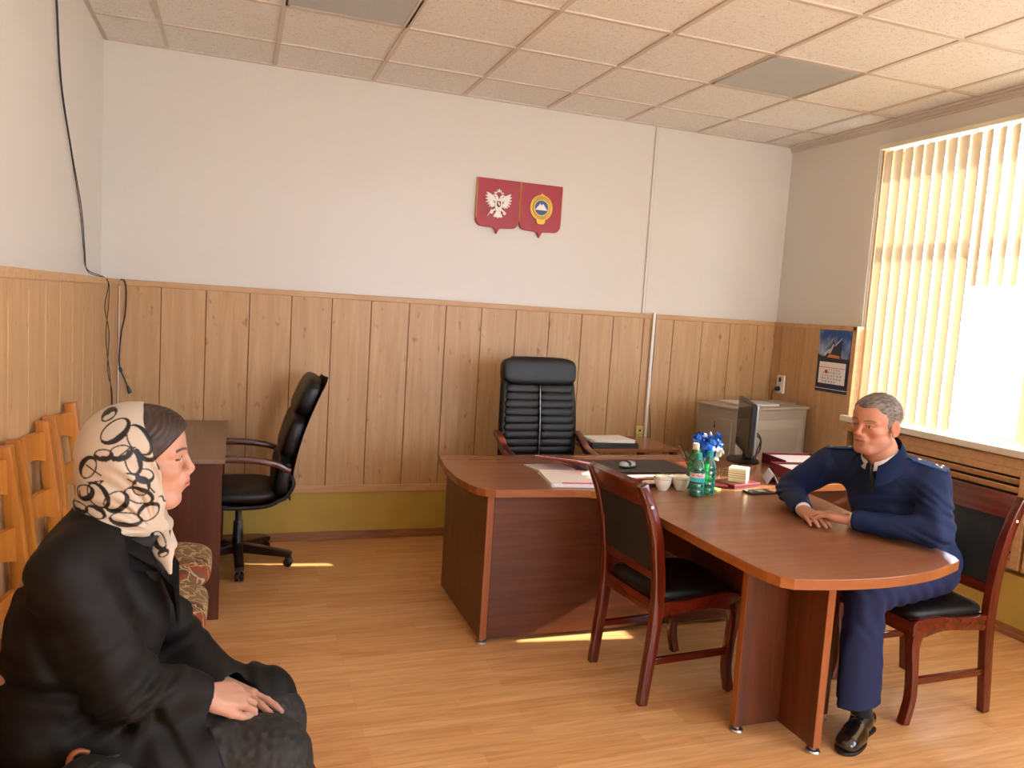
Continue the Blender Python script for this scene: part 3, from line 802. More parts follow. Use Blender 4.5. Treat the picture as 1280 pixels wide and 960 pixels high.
def panel(name, a, c, th, z0, z1, mats, thick_edge=0.004):
    """upright board from a to c; its end faces get the lighter edging"""
    a, c = Vector(local(*a)), Vector(local(*c)); d = (c-a); L = d.length; ang = math.atan2(d.y, d.x)
    m = Matrix.Translation((a.x, a.y, 0)) @ Matrix.Rotation(ang, 4, 'Z')
    b = MB(); b.box(0, L, -th/2, th/2, z0, z1, 0.0015, 1, m)
    ca, sa = math.cos(ang), math.sin(ang)
    for f in b.bm.faces:
        f.normal_update()
        if abs(f.normal.x*ca + f.normal.y*sa) > 0.7: f.material_index = 1
    return b.build(name, mats, desk)
DP = [M['desk_panel'], M['desk_edge_v']]
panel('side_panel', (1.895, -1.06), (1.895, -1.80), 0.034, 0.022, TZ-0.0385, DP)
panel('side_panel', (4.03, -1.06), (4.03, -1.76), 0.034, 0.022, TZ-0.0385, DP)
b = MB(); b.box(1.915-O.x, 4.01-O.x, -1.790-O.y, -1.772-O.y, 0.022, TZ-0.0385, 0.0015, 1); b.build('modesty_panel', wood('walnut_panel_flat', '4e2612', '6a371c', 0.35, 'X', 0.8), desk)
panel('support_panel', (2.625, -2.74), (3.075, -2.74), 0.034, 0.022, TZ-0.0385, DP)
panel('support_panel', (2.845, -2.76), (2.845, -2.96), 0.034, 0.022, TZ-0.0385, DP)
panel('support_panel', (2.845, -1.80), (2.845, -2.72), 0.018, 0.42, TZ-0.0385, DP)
for (fx, fy) in [(1.895, -1.09), (1.895, -1.78), (4.03, -1.10), (4.03, -1.72), (2.645, -2.742), (3.05, -2.742), (2.845, -2.94)]:
    b = MB(); x, y = local(fx, fy)
    b.lathe([(0, 0), (0.026, 0), (0.028, 0.004), (0.024, 0.010), (0.012, 0.013), (0.012, 0.0245), (0, 0.0245)], 20, Matrix.Translation((x, y, 0)))
    b.build('foot', M['steel'], desk, smooth='auto')

# ---- dark side desk by the left wall ----------------------------------------
sd = thing('side_desk', 'dark brown writing desk against the left corner, beside the tilted black chair', 'desk', (0.41, -0.69, 0))
b = MB(); b.box(-0.305, 0.315, -0.60, 0.60, 0.768, 0.79, 0.002); b.build('worktop', M['side_top'], sd)
for y_ in (-0.583, 0.583):
    b = MB(); b.box(-0.295, 0.305, y_-.009, y_+.009, 0, 0.7675, 0.0015, 1); b.build('side_panel', M['side_body'], sd)
b = MB(); b.box(-0.29, -0.272, -0.573, 0.573, 0.25, 0.767, 0.0015, 1); b.build('back_panel', M['side_body'], sd)
b = MB(); b.box(-0.27, 0.29, -0.573, -0.13, 0.56, 0.7665, 0.002); b.build('drawer_box', M['side_body'], sd)

# ---- mahogany dining-type chairs ---------------------------------------------
def meeting_chair(label):
    t = thing('meeting_chair', label, 'chair', group='mahogany chairs at the meeting extension')
    rear = [(-.250, 0), (-.238, .12), (-.220, .28), (-.212, .42), (-.218, .55), (-.242, .70), (-.280, .82), (-.330, .924)]
    rs = spline(rear, 4); hw = [0.019+0.006*math.sin(PI*i/(len(rs)-1)) for i in range(len(rs))]
    for s in (-1, 1):
        b = MB(); y = s*0.205
        b.plank(ribbon(rs, hw), y-0.019, y+0.019, 0.006); b.build('leg', M['mahog'], t, smooth='auto')
    front = spline([(.175, .40), (.192, .33), (.178, .20), (.175, .10), (.198, 0.0)], 6); fw = [0.030-0.012*min(1, 2.2*i/(len(front)-1)) for i in range(len(front))]
    for s in (-1, 1):
        b = MB(); y = s*0.200
        b.plank(ribbon(front, fw), y-0.020, y+0.020, 0.006); b.build('leg', M['mahog'], t, smooth='auto')
    # apron: scalloped side rails, front and rear rails
    b = MB()
    for s in (-1, 1):
        y = s*0.203
        up = spline([(-.21, .432), (-.1, .430), (.0, .436), (.10, .448), (.19, .440), (.215, .425)], 4)
        lo = spline([(.215, .375), (.16, .365), (.05, .385), (-.1, .375), (-.21, .365)], 4)
        b.plank(up+lo, y-0.014, y+0.014, 0.004)
    b.box(.185, .213, -.19, .19, .37, .43, .005); b.box(-.225, -.200, -.19, .19, .37, .43, .004)
    b.build('seat_frame', M['mahog_x'], t, smooth='auto')
    b = MB(); b.pad(-0.005, 0, .447, .212, .200, .040, p=6, n=40, q=3); b.build('seat', M['leather'], t, smooth=True)
    # stretchers
    for s in (-1, 1):
        b = MB(); b.box(-.225, .178, s*.203-.010, s*.203+.010, .165, .195, .004)
        b.build('stretcher', M['mahog_l'], t)
    # back: lower rail, upholstered panel, top rail
    b = MB()
    b.box(-.012, .012, -.19, .19, 0, .045, .005, 2, Matrix.Translation((-.213, 0, .515)) @ Matrix.Rotation(math.radians(-4), 4, 'Y')); b.build('lower_rail', M['mahog_x'], t)
    pth = spline([(-.221, .56), (-.237, .66), (-.262, .76), (-.291, .85)], 6)
    b = MB(); b.plank(ribbon(pth, [.014]*len(pth)), -.182, .182, .008); b.build('backrest', M['leather_m'], t, smooth='auto')
    b = MB()
    pth = spline([(-.283, .832), (-.303, .875), (-.331, .927)], 4)
    b.plank(ribbon(pth, [.016, .016, .017, .018, .018, .018, .017, .016, .014][:len(pth)]), -.19, .19, .007)
    b.build('top_rail', M['mahog_x'], t, smooth='auto')
    for s in (-1, 1):
        b = MB(); b.lathe([(0, 0), (.007, 0), (.006, .003), (0, .004)], 10, Matrix.Translation((-.286, s*.224, .835)) @ Matrix.Rotation(-s*PI/2, 4, 'X'))
        b.build('screw_cap', M['cream'], t)
    return t
cA = meeting_chair('mahogany chair with black back panel, empty, its back to the camera at the meeting table')
cA.location = (2.604, -2.258, 0); cA.rotation_euler = (0, 0, math.radians(4))
cB = copy_tree(cA); cB.location = (3.562, -2.655, 0); cB.rotation_euler = (0, 0, math.radians(181))
cB['label'] = 'mahogany chair with black back panel that the man in navy sits on'

# ---- office armchairs on castors ---------------------------------------------
def office_chair(label, ribbed, sz, ztop, tilt, armz):
    """faces +x; origin on the floor below the column"""
    t = thing('office_chair', label, 'office chair')
    b = MB(); b.lathe([(0, .07), (.035, .07), (.038, .10), (.030, .14), (.026, .26), (.018, .262), (.018, sz-.10), (0, sz-.10)], 20); b.build('gas_column', M['black'], t, smooth='auto')
    for k in range(5):
        a = 2*PI*k/5 + (0.35 if not ribbed else 0.2)
        m = Matrix.Rotation(a, 4, 'Z')
        b = MB(); prof = [(.02, .075), (.30, .058), (.315, .066), (.315, .086), (.29, .094), (.02, .135)]
        b.plank(prof, -.026, .026, .008)
        bmesh.ops.transform(b.bm, matrix=m, verts=b.bm.verts)
        leg = b.build('base_leg', M['basewood'], t, smooth='auto')
        b = MB()
        for s in (-1, 1): b.lathe([(0, 0), (.020, 0), (.026, .004), (.026, .016), (.018, .020), (0, .020)], 18, m @ Matrix.Translation((.295, 0, .0262)) @ Matrix.Rotation(s*PI/2, 4, 'X') @ Matrix.Translation((0, 0, .003)))
        b.box(.275, .315, -.006, .006, .025, .062, .004, 2, m)
        b.build('castor', M['black'], leg, smooth='auto')
    b = MB(); b.box(-.13, .13, -.09, .09, sz-.10, sz-.075, .008); b.tube([(.10, -.05, sz-.088), (.10, -.25, sz-.088)], .007, 8); b.build('tilt_mechanism', M['black'], t)
    # seat
    b = MB()
    if ribbed:
        for k in range(7):
            x = -.20+.068*k; b.pad(x, 0, sz-.02, .042, .235, .055 if k < 6 else .05, p=5, n=28, q=2.4)
        b.pad(0, 0, sz-.045, .25, .25, .045, p=6, n=32)
    else:
        b.pad(0.02, 0, sz-.025, .24, .24, .06, p=4, n=40, q=2.6); b.pad(0.19, 0, sz-.022, .08, .235, .055, p=4, n=32, q=2.2)
    b.build('seat', M['leather'], t, smooth=True)
    # back: panels following a leaning curve
    H0 = sz-.05; hb = ztop-H0
    tt = math.tan(math.radians(tilt))
    def cx(u): return -.22 - tt*hb*u + .035*math.sin(PI*min(1, u*1.6)) * (1 if u < .6 else 1)  # lumbar bulge
    def curve(u): return (-.20 - tt*hb*u**1.25 + 0.03*math.sin(PI*u), H0+hb*u)
    n = 12
    shell = [curve(k/24) for k in range(25)]
    b = MB()
    hwid = lambda u: (.225+.018*math.sin(PI*min(1, u*1.15))) * (1-.0*u)
    # shell board behind
    rows = []
    for k in range(25):
        u = k/24; x, z = curve(u); w = hwid(u)*(1-.25*max(0, (u-.93)/.07)**2) - .01
        r = []
        for j in range(9):
            v = -1+2*j/8
            r.append(b.bm.verts.new((x-.055+.02*v*v*(-1), w*v, z)))
        rows.append(r)
    for r0, r1 in zip(rows[:-1], rows[1:]):
        for j in range(8): b.bm.faces.new((r0[j], r0[j+1], r1[j+1], r1[j]))
    bmesh.ops.solidify(b.bm, geom=list(b.bm.faces), thickness=-.022)
    b.build('back_shell', M['leather'], t, smooth='auto')
    b = MB()
    if ribbed:
        nr = 13
        for k in range(nr):
            u = .04+.75*(k+.5)/nr; x, z = curve(u); x2, z2 = curve(u+.02)
            ang = math.atan2(x2-x, z2-z)
            for s in (-1, 1):
                w = hwid(u)
                m = Matrix.Translation((x-.022, s*w*.5, z)) @ Matrix.Rotation(ang, 4, 'Y')
                b.pad(0, 0, 0, .034, w*.51, .75/nr*hb*.78, p=4.5, n=24, q=3.0, mat=m)
        for s in (-1, 1):
            bp_ = [curve(.03+.79*k/16) for k in range(17)]
            b.tube([(x-.030, s*hwid(.03+.79*k/16)*.97, z) for k, (x, z) in enumerate(bp_)], .030, 12)
        u = .895; x, z = curve(u); m = Matrix.Translation((x-.015, 0, z)) @ Matrix.Rotation(math.radians(-tilt*1.3), 4, 'Y')
        b.pad(0, 0, 0, .050, .250, .094, p=9, n=44, q=4.0, mat=m)
    else:
        for (ua, ub, th) in ((.03, .36, .052), (.34, .70, .046), (.68, .985, .05)):
            u = (ua+ub)/2; xa, za = curve(ua); xb, zb = curve(ub); ang = math.atan2(xb-xa, zb-za)
            L = math.hypot(xb-xa, zb-za)/2*1.10
            m = Matrix.Translation(((xa+xb)/2-.018, 0, (za+zb)/2)) @ Matrix.Rotation(ang, 4, 'Y')
            b.pad(0, 0, 0, th, hwid(u)*.985, L, p=5, n=32, q=3.2, mat=m)
    b.build('backrest', M['leather'], t, smooth=True)
    if ribbed:
        b = MB(); pp = [curve(.05+.75*k/20) for k in range(21)]
        b.tube([(x+.012, 0, z) for x, z in pp], .0025, 6); b.build('centre_seam', M['steel'], t, smooth=True)
    # curved junction under seat/back
    b = MB(); pth = spline([(.12, sz-.085), (-.10, sz-.085), (-.21, sz-.05), (-.27, sz+.05), curve(.25)], 6)
    pth = [(p[0]-(.02 if i > 12 else 0), p[1]) for i, p in enumerate(pth)]
    b.plank(ribbon(pth, [.011]*len(pth)), -.215, .215, .004); b.build('seat_back_bracket', M['leather'], t, smooth='auto')
    # wooden arms
    for s in (-1, 1):
        y = s*.275
        xa, za = curve(.42 if ribbed else .30)
        if ribbed: path = [(xa-.03, za+.01), (xa+.06, armz+.075), (-.06, armz+.03), (.10, armz+.0), (.20, armz-.09), (.215, armz-.2), (.12, sz-.06)]
        else: path = [(xa-.045, armz-.055), (xa+.03, armz-.015), (-.05, armz+.01), (.12, armz+.012), (.24, armz-.010), (.255, armz-.08), (.20, armz-.16), (.10, sz-.07)]
        sp = spline(path, 6); hw2 = [.015+.004*math.sin(PI*i/(len(sp)-1)) for i in range(len(sp))]
        b = MB(); b.plank(ribbon(sp, hw2), y-.026, y+.026, .010)
        b.build('armrest', M['armwood'], t, smooth='auto')
    for s in (-1, 1):
        b = MB()
        b.box(.06, .14, min(s*.20, s*.26), max(s*.20, s*.26), sz-.075, sz-.055, .003)
        xa, za = curve(.42 if ribbed else .30)
        b.cyl((xa-.035, s*.19, za), (xa-.035, s*.255, za), .012, n=12)
        b.build('arm_bracket', M['black'], t)
    return t
oc1 = office_chair('black leather executive chair with ribbed back and wooden arms, behind the large desk', True, .50, 1.285, 6, .70)
oc1.location = (2.595, -0.80, 0); oc1.rotation_euler = (0, 0, math.radians(-90))
oc2 = office_chair('black leather office chair with smooth back, turned sideways to the dark side desk', False, .475, 1.13, 15, .665)
oc2.location = (0.80, -0.47, 0); oc2.rotation_euler = (0, 0, math.radians(180))

# ---- honey-coloured ladder-back chairs on the left wall -------------------------
def ladder_chair(label):
    """faces +x; back plane towards the wall"""
    t = thing('ladder_back_chair', label, 'chair', group='honey wooden chairs along the left wall')
    # posts
    pp = spline([(.03, 0), (.055, .25), (.06, .46), (.045, .75), (.005, 1.095)], 5)
    for s in (-1, 1):
        b = MB(); y = s*.185
        b.plank(ribbon(pp, [.021]*len(pp)), y-.024, y+.024, .005); b.build('post', M['pine'], t, smooth='auto')
    for s in (-1, 1):
        b = MB(); y = s*.185; b.plank([(.47, 0), (.505, 0), (.51, .42), (.465, .42)], y-.022, y+.022, .005); b.build('leg', M['pine'], t)
    def xb(z):
        for a, c in zip(pp[:-1], pp[1:]):
            if a[1] <= z <= c[1]: return a[0]+(c[0]-a[0])*(z-a[1])/(c[1]-a[1])
        return pp[-1][0]
    for z0, hgt, arch in ((.955, .105, .028), (.755, .105, .035), (.60, .075, .02)):
        b = MB(); n = 10; rows = []
        for k in range(n+1):
            y = -.166+.332*k/n; q = 1-(y/.166)**2
            x = xb(z0+.05)-.004-.022*q
            zb = z0+arch*q; zt = z0+hgt+.006*q
            rows.append([b.bm.verts.new(p) for p in ((x-.009, y, zb), (x+.009, y, zb), (x+.009-.004, y, zt), (x-.009-.004, y, zt))])
        for r0, r1 in zip(rows[:-1], rows[1:]):
            for j in range(4): b.bm.faces.new((r0[j], r0[(j+1) % 4], r1[(j+1) % 4], r1[j]))
        b.bm.faces.new(rows[0]); b.bm.faces.new(rows[-1])
        bmesh.ops.recalc_face_normals(b.bm, faces=b.bm.faces)
        b.build('back_slat', M['pine'], t, smooth='auto')
    b = MB()
    for s in (-1, 1): b.box(.06, .49, s*.190-.011, s*.190+.011, .34, .405, .004); b.box(.06, .49, s*.187-.009, s*.187+.009, .16, .19, .004)
    b.box(.474, .500, -.17, .17, .34, .405, .004); b.box(.045, .067, -.17, .17, .34, .405, .004)
    b.build('seat_rail', M['pine'], t)
    b = MB(); b.pad(.30, 0, .452, .262, .228, .062, p=5, n=40, q=2.6); b.build('seat', M['upholstery'], t, smooth=True)
    return t
lc = ladder_chair('honey wooden ladder-back chair, the empty one farthest along the left wall')
lc.location = (.128, -1.800, 0)
for y, lab in ((-2.285, 'honey wooden ladder-back chair, middle of the three whose backs show beside the woman'),
               (-2.765, 'honey wooden ladder-back chair cut by the left edge, behind the woman’s shoulder'),
               (-3.25, 'honey wooden ladder-back chair the woman in black sits on'),
               (-3.735, 'honey wooden ladder-back chair nearest the camera, with the black bag on its tapestry seat')):
    c = copy_tree(lc); c.location = (.128, y, 0); c['label'] = lab

# ---- grey steel cabinet -----------------------------------------------------------
cb = thing('metal_cabinet', 'low grey steel cabinet with a panelled door, in the corner under the socket', 'cabinet', (3.955, -0.775, 0), math.radians(14))
wd, dp, ht = .74, .36, 1.0
b = MB(); b.box(0, wd, 0, dp, 0.0, ht, .006); b.build('body', M['safe'], cb)
b = MB(); b.box(-.012, wd+.012, -.012, dp+.01, ht+.0005, ht+.018, .004); b.build('top_plate', M['safe_door'], cb)
b = MB(); b.box(.05, .69, -.016, -.001, .12, .93, .004)
dr = b.build('door', M['safe_door'], cb)
b = MB(); b.box(.11, .63, -.022, -.0165, .18, .87, .003); b.build('door_panel', M['safe'], dr)
b = MB(); b.box(.605, .615, -.028, -.0225, .45, .72, .002); b.build('handle', M['safe_door'], dr)
b = MB(); b.box(-.012, -.001, .04, .32, .12, .93, .003); sdr = b.build('side_door', M['safe'], cb)
b = MB(); b.prism([(.180, .86), (.187, .905), (.194, .86)], .014, Matrix(((0, 0, -1, 0), (1, 0, 0, 0), (0, 1, 0, 0), (0, 0, 0, 1)))); b.build('keyhole_cover', M['black'], sdr)
b = MB(); b.box(-.032, -.0125, .11, .15, .74, .82, .004); b.build('handle', M['darkgrey'], sdr)
# papers on the cabinet
b = MB(); b.box(-.12, .12, -.17, .17, 0, .012, .002)
o = b.build('paper_folder', M['paper2']); o.location = (4.22, -0.52, 1.0195); o.rotation_euler = (0, 0, 1.6); tag(o, 'thin grey folder lying on top of the steel cabinet', 'folder')
b = MB(); b.box(-.15, .15, -.10, .10, 0, .008, .002)
o = b.build('paper_folder', M['safe_door']); o.location = (4.50, -.42, 1.0195); o.rotation_euler = (0, 0, .25); tag(o, 'beige card folder on the steel cabinet, under the plug cord', 'folder')

# ---- low table behind the desk with papers
lt = thing('printer_table', 'small brown table with papers, behind the desk between chair and grey cabinet', 'table', (3.25, -.46, 0))
b = MB(); b.box(-.32, .32, -.25, .25, .705, .727, .002); b.build('tabletop', M['desk'], lt)
for sx in (-1, 1):
    for sy in (-1, 1):
        b = MB(); b.box(sx*.29-.02, sx*.29+.02, sy*.22-.02, sy*.22+.02, 0, .7045, .003); b.build('leg', M['desk_panel'], lt)
b = MB(); b.box(-.17, .17, -.13, .13, 0, .022, .003); b.box(-.168, .168, -.128, .128, .0225, .03, .002)
o = b.build('document_tray', M['darkgrey']); o.location = (3.11, -.54, .728); tag(o, 'flat dark document tray on the small table behind the desk', 'document tray')
b = MB()
for k in range(4): b.box(-.15, .15, -.105, .105, .004*k, .004*k+.0035, mat=Matrix.Rotation(.06*k-.1, 4, 'Z'))
o = b.build('paper_stack', M['paper']); o.location = (3.11, -.55, .7585); tag(o, 'loose white papers on the small table behind the desk', 'papers')
# ================================================================== THINGS ON THE DESK (top at z = TZ)
def rbox(name, mat, lab, cat, cx, cy, z0, sx, sy, sz, rz=0.0, bev=.002, group=None, parent=None):
    b = MB(); b.box(-sx/2, sx/2, -sy/2, sy/2, 0, sz, min(bev, sz*.3))
    o = b.build(name, mat, parent); o.location = (cx, cy, z0); o.rotation_euler = (0, 0, rz)
    if lab: tag(o, lab, cat, group)
    return o
e = .0006
# desk pad and papers under it
dp_ = thing('desk_pad', 'large black desk pad with a dark brown border, under the computer mouse', 'desk pad', (2.845, -1.375, TZ+e), math.radians(-1))
b = MB(); b.box(-.32, .32, -.16, .17, .0045, .009, .002); b.build('pad_sheet', M['leather_m'], dp_)
b = MB(); b.box(-.335, .315, -.185, .185, 0, .004, .001); b.box(.30, .335, -.185, .185, .0041, .011, .002); b.box(-.335, .30, .171, .185, .0041, .011, .002); b.build('border', M['maroon'], dp_)
b = MB()
for k, (yy, g) in enumerate([(0, 0), (-.012, .01)]): b.box(-.20+g, .36-g, yy-.042, yy+.03, k*.004, k*.004+.0035, .001)
o = b.build('paper_sheaf', M['paper']); o.location = (2.72, -1.606, TZ+e); tag(o, 'white papers in a long band in front of the black desk pad', 'papers')
# folders at the left, in the sun
t = thing('folder_stack', 'stack of white papers in clear folders at the left front of the desk', 'folder', (2.385, -1.60, TZ+e), math.radians(-9))
b = MB()
for k in range(5):
    m = Matrix.Rotation(random.uniform(-.03, .03), 4, 'Z') @ Matrix.Translation((random.uniform(-.006, .006), random.uniform(-.006, .006), 0))
    b.box(-.15, .16, -.215, .10, k*.0036, k*.0036+.0032, .0008, 1, m)
b.build('sheets', M['paper'], t)
b = MB(); b.box(-.155, .165, -.222, .108, -.0, .0009); b.build('cover_back', M['paper2'], t)
b = MB(); b.box(-.10, .16, -.218, -.19, .0185, .0192); b.build('cover_strip', M['pink'], t)
t2 = rbox('plastic_folder', M['paper2'], 'grey translucent folder behind the white paper stack on the desk', 'folder', 2.355, -1.375, TZ+e, .22, .17, .010, math.radians(8))
b = MB(); b.box(-.085, .085, -.17, .17, 0, .003, .001)
rf = b.build('red_folder', [M['pink']]); rf.location = (2.435, -1.42, TZ+.050); rf.rotation_euler = (math.radians(-6), math.radians(12), math.radians(18)); tag(rf, 'open red booklet leaning on the folders beside the desk pad', 'booklet')
b = MB(); b.box(-.083, .078, -.165, .168, .0034, .0065, .001); b.build('pages', M['paper'], rf)
# mouse
t = thing('computer_mouse', 'silver and black computer mouse on the desk pad', 'computer mouse', (2.805, -1.405, TZ+.0100), math.radians(24))
b = MB(); b.pad(0, 0, .017, .056, .031, .019, p=2.6, n=28, q=2.2); b.build('shell', M['mouse'], t, smooth=True)
b = MB(); b.pad(-.012, 0, .021, .018, .0325, .0185, p=3, n=24, q=2.2); b.pad(0, 0, .008, .057, .032, .0085, p=2.6, n=24); b.build('grip', M['black'], t, smooth=True)
# coral booklet, red booklet at the pad's right edge
rbox('coral_booklet', M['coral'], 'coral red booklet lying in front of the white papers on the desk', 'booklet', 2.70, -1.688, TZ+e, .27, .055, .012, math.radians(2))
rbox('red_booklet', M['coral'], 'bright red booklet at the right end of the desk pad, behind the bottles', 'booklet', 3.235, -1.36, TZ+e, .16, .22, .006, .15)
# maroon tray with a white dish
t = thing('pen_tray', 'shallow maroon desk tray with odds and ends, behind the two cups', 'tray', (2.79, -1.775, TZ+e), math.radians(1))
b = MB(); b.box(-.20, .20, -.052, .052, 0, .005, .002); b.box(-.20, .20, -.056, -.049, 0, .018, .002); b.box(-.20, .20, .049, .056, 0, .018, .002); b.box(-.204, -.197, -.056, .056, 0, .018, .002); b.box(.197, .204, -.056, .056, 0, .018, .002)
b.build('tray_body', M['maroon'], t, smooth=False)
b = MB(); b.lathe([(0, .0055), (.040, .0055), (.048, .013), (.046, .014), (.038, .008), (0, .007)], 24, Matrix.Diagonal((1.2, .9, 1, 1)))
o = b.build('small_dish', M['porcelain'], smooth='auto'); o.location = (2.755, -1.775, TZ+.0012); tag(o, 'small white oval dish in the maroon tray', 'dish')
b = MB(); b.pad(0, 0, .015, .030, .017, .014, n=20, p=2.2)
o = b.build('correction_roller', M['white'], smooth=True); o.location = (2.57, -1.655, TZ+e); tag(o, 'small white and violet oval roller beside the coral booklet', 'stationery')
b = MB(); b.pad(.013, 0, .016, .012, .0175, .0145, n=16, p=2.2); b.build('violet_cap', plain('violet', '5a4f9e', .4), o, smooth=True)
b = MB(); b.cyl((-.035, 0, .0135), (.03, .01, .0135), .013, n=16)
o = b.build('stamp_case', M['maroon'], smooth='auto'); o.location = (2.635, -1.655, TZ+e); tag(o, 'short round maroon stamp case on the desk behind the chair', 'stamp')
# cups
def cup(x, y, rz, lab):
    t = thing('tea_cup', lab, 'cup', (x, y, TZ+e), rz, 'two white porcelain cups')
    prof = [(0, 0), (.022, 0), (.024, .004), (.034, .018), (.040, .038), (.0425, .062), (.044, .068), (.042, .0685), (.040, .062), (.0375, .038), (.031, .02), (.018, .009), (0, .008)]
    b = MB(); b.lathe(prof, 32); b.build('bowl', M['porcelain'], t, smooth='auto')
    b = MB(); b.tube([(.038, 0, .052), (.055, 0, .056), (.064, 0, .044), (.058, 0, .028), (.036, 0, .022)], .0035, 8); b.build('handle', M['porcelain'], t, smooth=True)
    b = MB(); b.lathe([(.0413, .0555), (.0424, .0555), (.0426, .058), (.0414, .058)], 32, cap=False); b.build('rim_band', M['gold'], t, smooth=True)
cup(2.747, -1.885, 1.8, 'white porcelain cup with a gold band, the left one of two')
cup(2.842, -1.892, 1.2, 'white porcelain cup with a gold band, right beside the water bottles')
# spectacles behind the cup
t = thing('spectacles', 'folded thin-rimmed spectacles standing behind the left cup', 'spectacles', (2.795, -1.80, TZ+.028), math.radians(8))
for k, s in enumerate((-1, 1)):
    b = MB(); b.tube([(s*.031+.024*math.cos(a), 0, .018+.019*math.sin(a)) for a in [2*PI*i/20 for i in range(20)]], .0013, 6, closed=True); b.build('rim', M['darkgrey'], t, smooth=True)
    b = MB(); b.tube([(s*.055, 0, .024), (s*.056, .01, .024), (s*.02, .045, .010)], .0014, 6); b.build('temple', M['darkgrey'], t, smooth=True)
b = MB(); b.tube([(-.008, 0, .022), (0, -.001, .026), (.008, 0, .022)], .0013, 6); b.build('bridge', M['darkgrey'], t, smooth=True)
# bottles
def bottle(x, y, lab, body, cap, label=True, h=.215, rz=0):
    t = thing('water_bottle', lab, 'bottle', (x, y, TZ+e), rz, 'plastic water bottles')
    s = h/.215
    prof = [(0, .006), (.012, .004), (.022, 0), (.030, .002), (.0345, .012), (.0350, .03), (.0325, .036), (.0350, .042), (.0350, .062), (.0325, .066), (.0345, .070), (.0345, .118), (.0330, .121), (.0345, .126), (.033, .140), (.025, .160), (.016, .178), (.0135, .186), (.0135, .196)]
    b = MB(); b.lathe([(r, z*s) for r, z in prof] + [(.0115, .196*s)] + [(max(r-.0018, 0), max(z*s, .008)) for r, z in prof[::-1] if r > .003], 32, cap=False)
    b.build('bottle_body', body, t, smooth='auto')
    b = MB(); b.lathe([(0, .0095), (.0318, .0095), (.0322, .03), (.0300, .036), (.0322, .042), (.0322, .060), (.0300, .066), (.0315, .07), (.0315, .104), (0, .104)], 28)
    b.build('water', M['water'], t, smooth='auto')
    b = MB(); b.lathe([(0, .198*s+.012), (.0145, .198*s+.012), (.0152, .196*s+.008), (.0152, .187*s), (.0142, .187*s), (.0142, .197*s), (0, .197*s)], 24, cap=False); b.build('cap', cap, t, smooth='auto')
    b = MB(); b.lathe([(.0142, .182*s), (.0165, .182*s), (.0165, .185*s), (.0142, .185*s)], 24, cap=False); b.build('neck_ring', cap, t, smooth='auto')
    if label:
        b = MB(); b.lathe([(.0353, .074*s), (.0353, .095*s)], 32, cap=False)
        b.lathe([(.0353, .095*s), (.0353, .116*s)], 32, cap=False)
        for f in b.bm.faces:
            if f.calc_center_median().z > .095*s: f.material_index = 1
        lb = b.build('label', [M['label'], M['label_w']], t, smooth=True)
        # lettering bent round the label
        wv = 'АРХЫЗ'
        for k, chh in enumerate(wv):
            a = (-(len(wv)-1)/2+k)*.36
            m = Matrix.Rotation(a, 4, 'Z') @ Matrix.Translation((0, -.0358, .1055*s)) @ Matrix.Rotation(PI/2, 4, 'X')
            text('lettering', chh, .023, M['letter'], lb, m, ext=.0002)
    return t
bottle(2.850, -2.020, 'teal plastic water bottle with a red lettered label, in front of the others', M['bottle_green'], M['capteal'], rz=math.radians(-38))
bottle(2.935, -1.985, 'teal plastic water bottle without a lettered label, right of the labelled one', M['bottle_green'], M['capteal'], False, rz=.3)
bottle(2.930, -1.865, 'deep green water bottle with a cream cap, behind the teal bottles', M['bottle_dark'], M['capcream'], False, .235)
# pen holder with wrapped sweets
t = thing('pen_holder', 'green and clear pen cup behind the bottles, a blue foil bunch in it', 'pen holder', (3.03, -1.775, TZ+e))
b = MB(); b.lathe([(0, 0), (.036, 0), (.040, .11), (.038, .11), (.034, .005), (0, .005)], 24); b.build('cup_body', M['sticky_g'], t, smooth='auto')
fb = thing('foil_bunch', 'crinkled bunch of blue and silver wrapped sweets above the bottles', 'sweets', (3.06, -1.765, TZ+.11))
rnd = random.Random(3)
for k in range(26):
    a = rnd.uniform(0, 2*PI); r = rnd.uniform(.0, .078); zz = .085+rnd.uniform(-.045, .05)*(1-.5*r/.08)
    if k >= 23: r = .10; a = -.2+.3*k; zz = .05
    b = MB(); s = rnd.uniform(.020, .032)
    bmesh.ops.create_icosphere(b.bm, subdivisions=2, radius=s)
    for v in b.bm.verts: v.co *= 1+rnd.uniform(-.28, .32)
    # twisted wrapper ends
    ax = Vector((rnd.uniform(-1, 1), rnd.uniform(-1, 1), rnd.uniform(.0, 1))).normalized()
    for sg in (-1, 1):
        q = (ax*sg).to_track_quat('Z', 'Y').to_matrix().to_4x4()
        b.lathe([(.004, s*.6), (.007, s*1.1), (.018, s*1.75)], 9, q, cap=False)
    for v in b.bm.verts: v.co += Vector((rnd.uniform(-.002, .002), rnd.uniform(-.002, .002), rnd.uniform(-.002, .002)))
    o = b.build('wrapper', [M['foil_blue'], M['foil_blue'], M['foil_blue'], M['foil_white'], M['foil_silver']][k % 5], fb)
    o.location = (r*math.cos(a), r*math.sin(a)*.8, zz)
b = MB()
for a in range(7): b.tube([(-.03+.02*math.cos(a), .0+.02*math.sin(a), -.10), (.05*math.cos(a*.9), .04*math.sin(a*.9), .07)], .002, 5)
b.build('stems', M['foil_silver'], fb)
def pen(name, a, c, r, mat, lab):
    b = MB(); a, c = Vector(a), Vector(c); d = c-a
    b.tube([a, a+d*.04, a+d*.5, a+d*.97, c], [r*.3, r, r, r, r*.7], 10)
    o = b.build(name, mat, smooth='auto'); tag(o, lab, 'pen')
    b2 = MB(); b2.tube([c-d*.02+Vector((0, -.004, 0)), c-d*.3+Vector((0, -.005, 0))], .0012, 5); b2.build('clip', M['steel'], o)
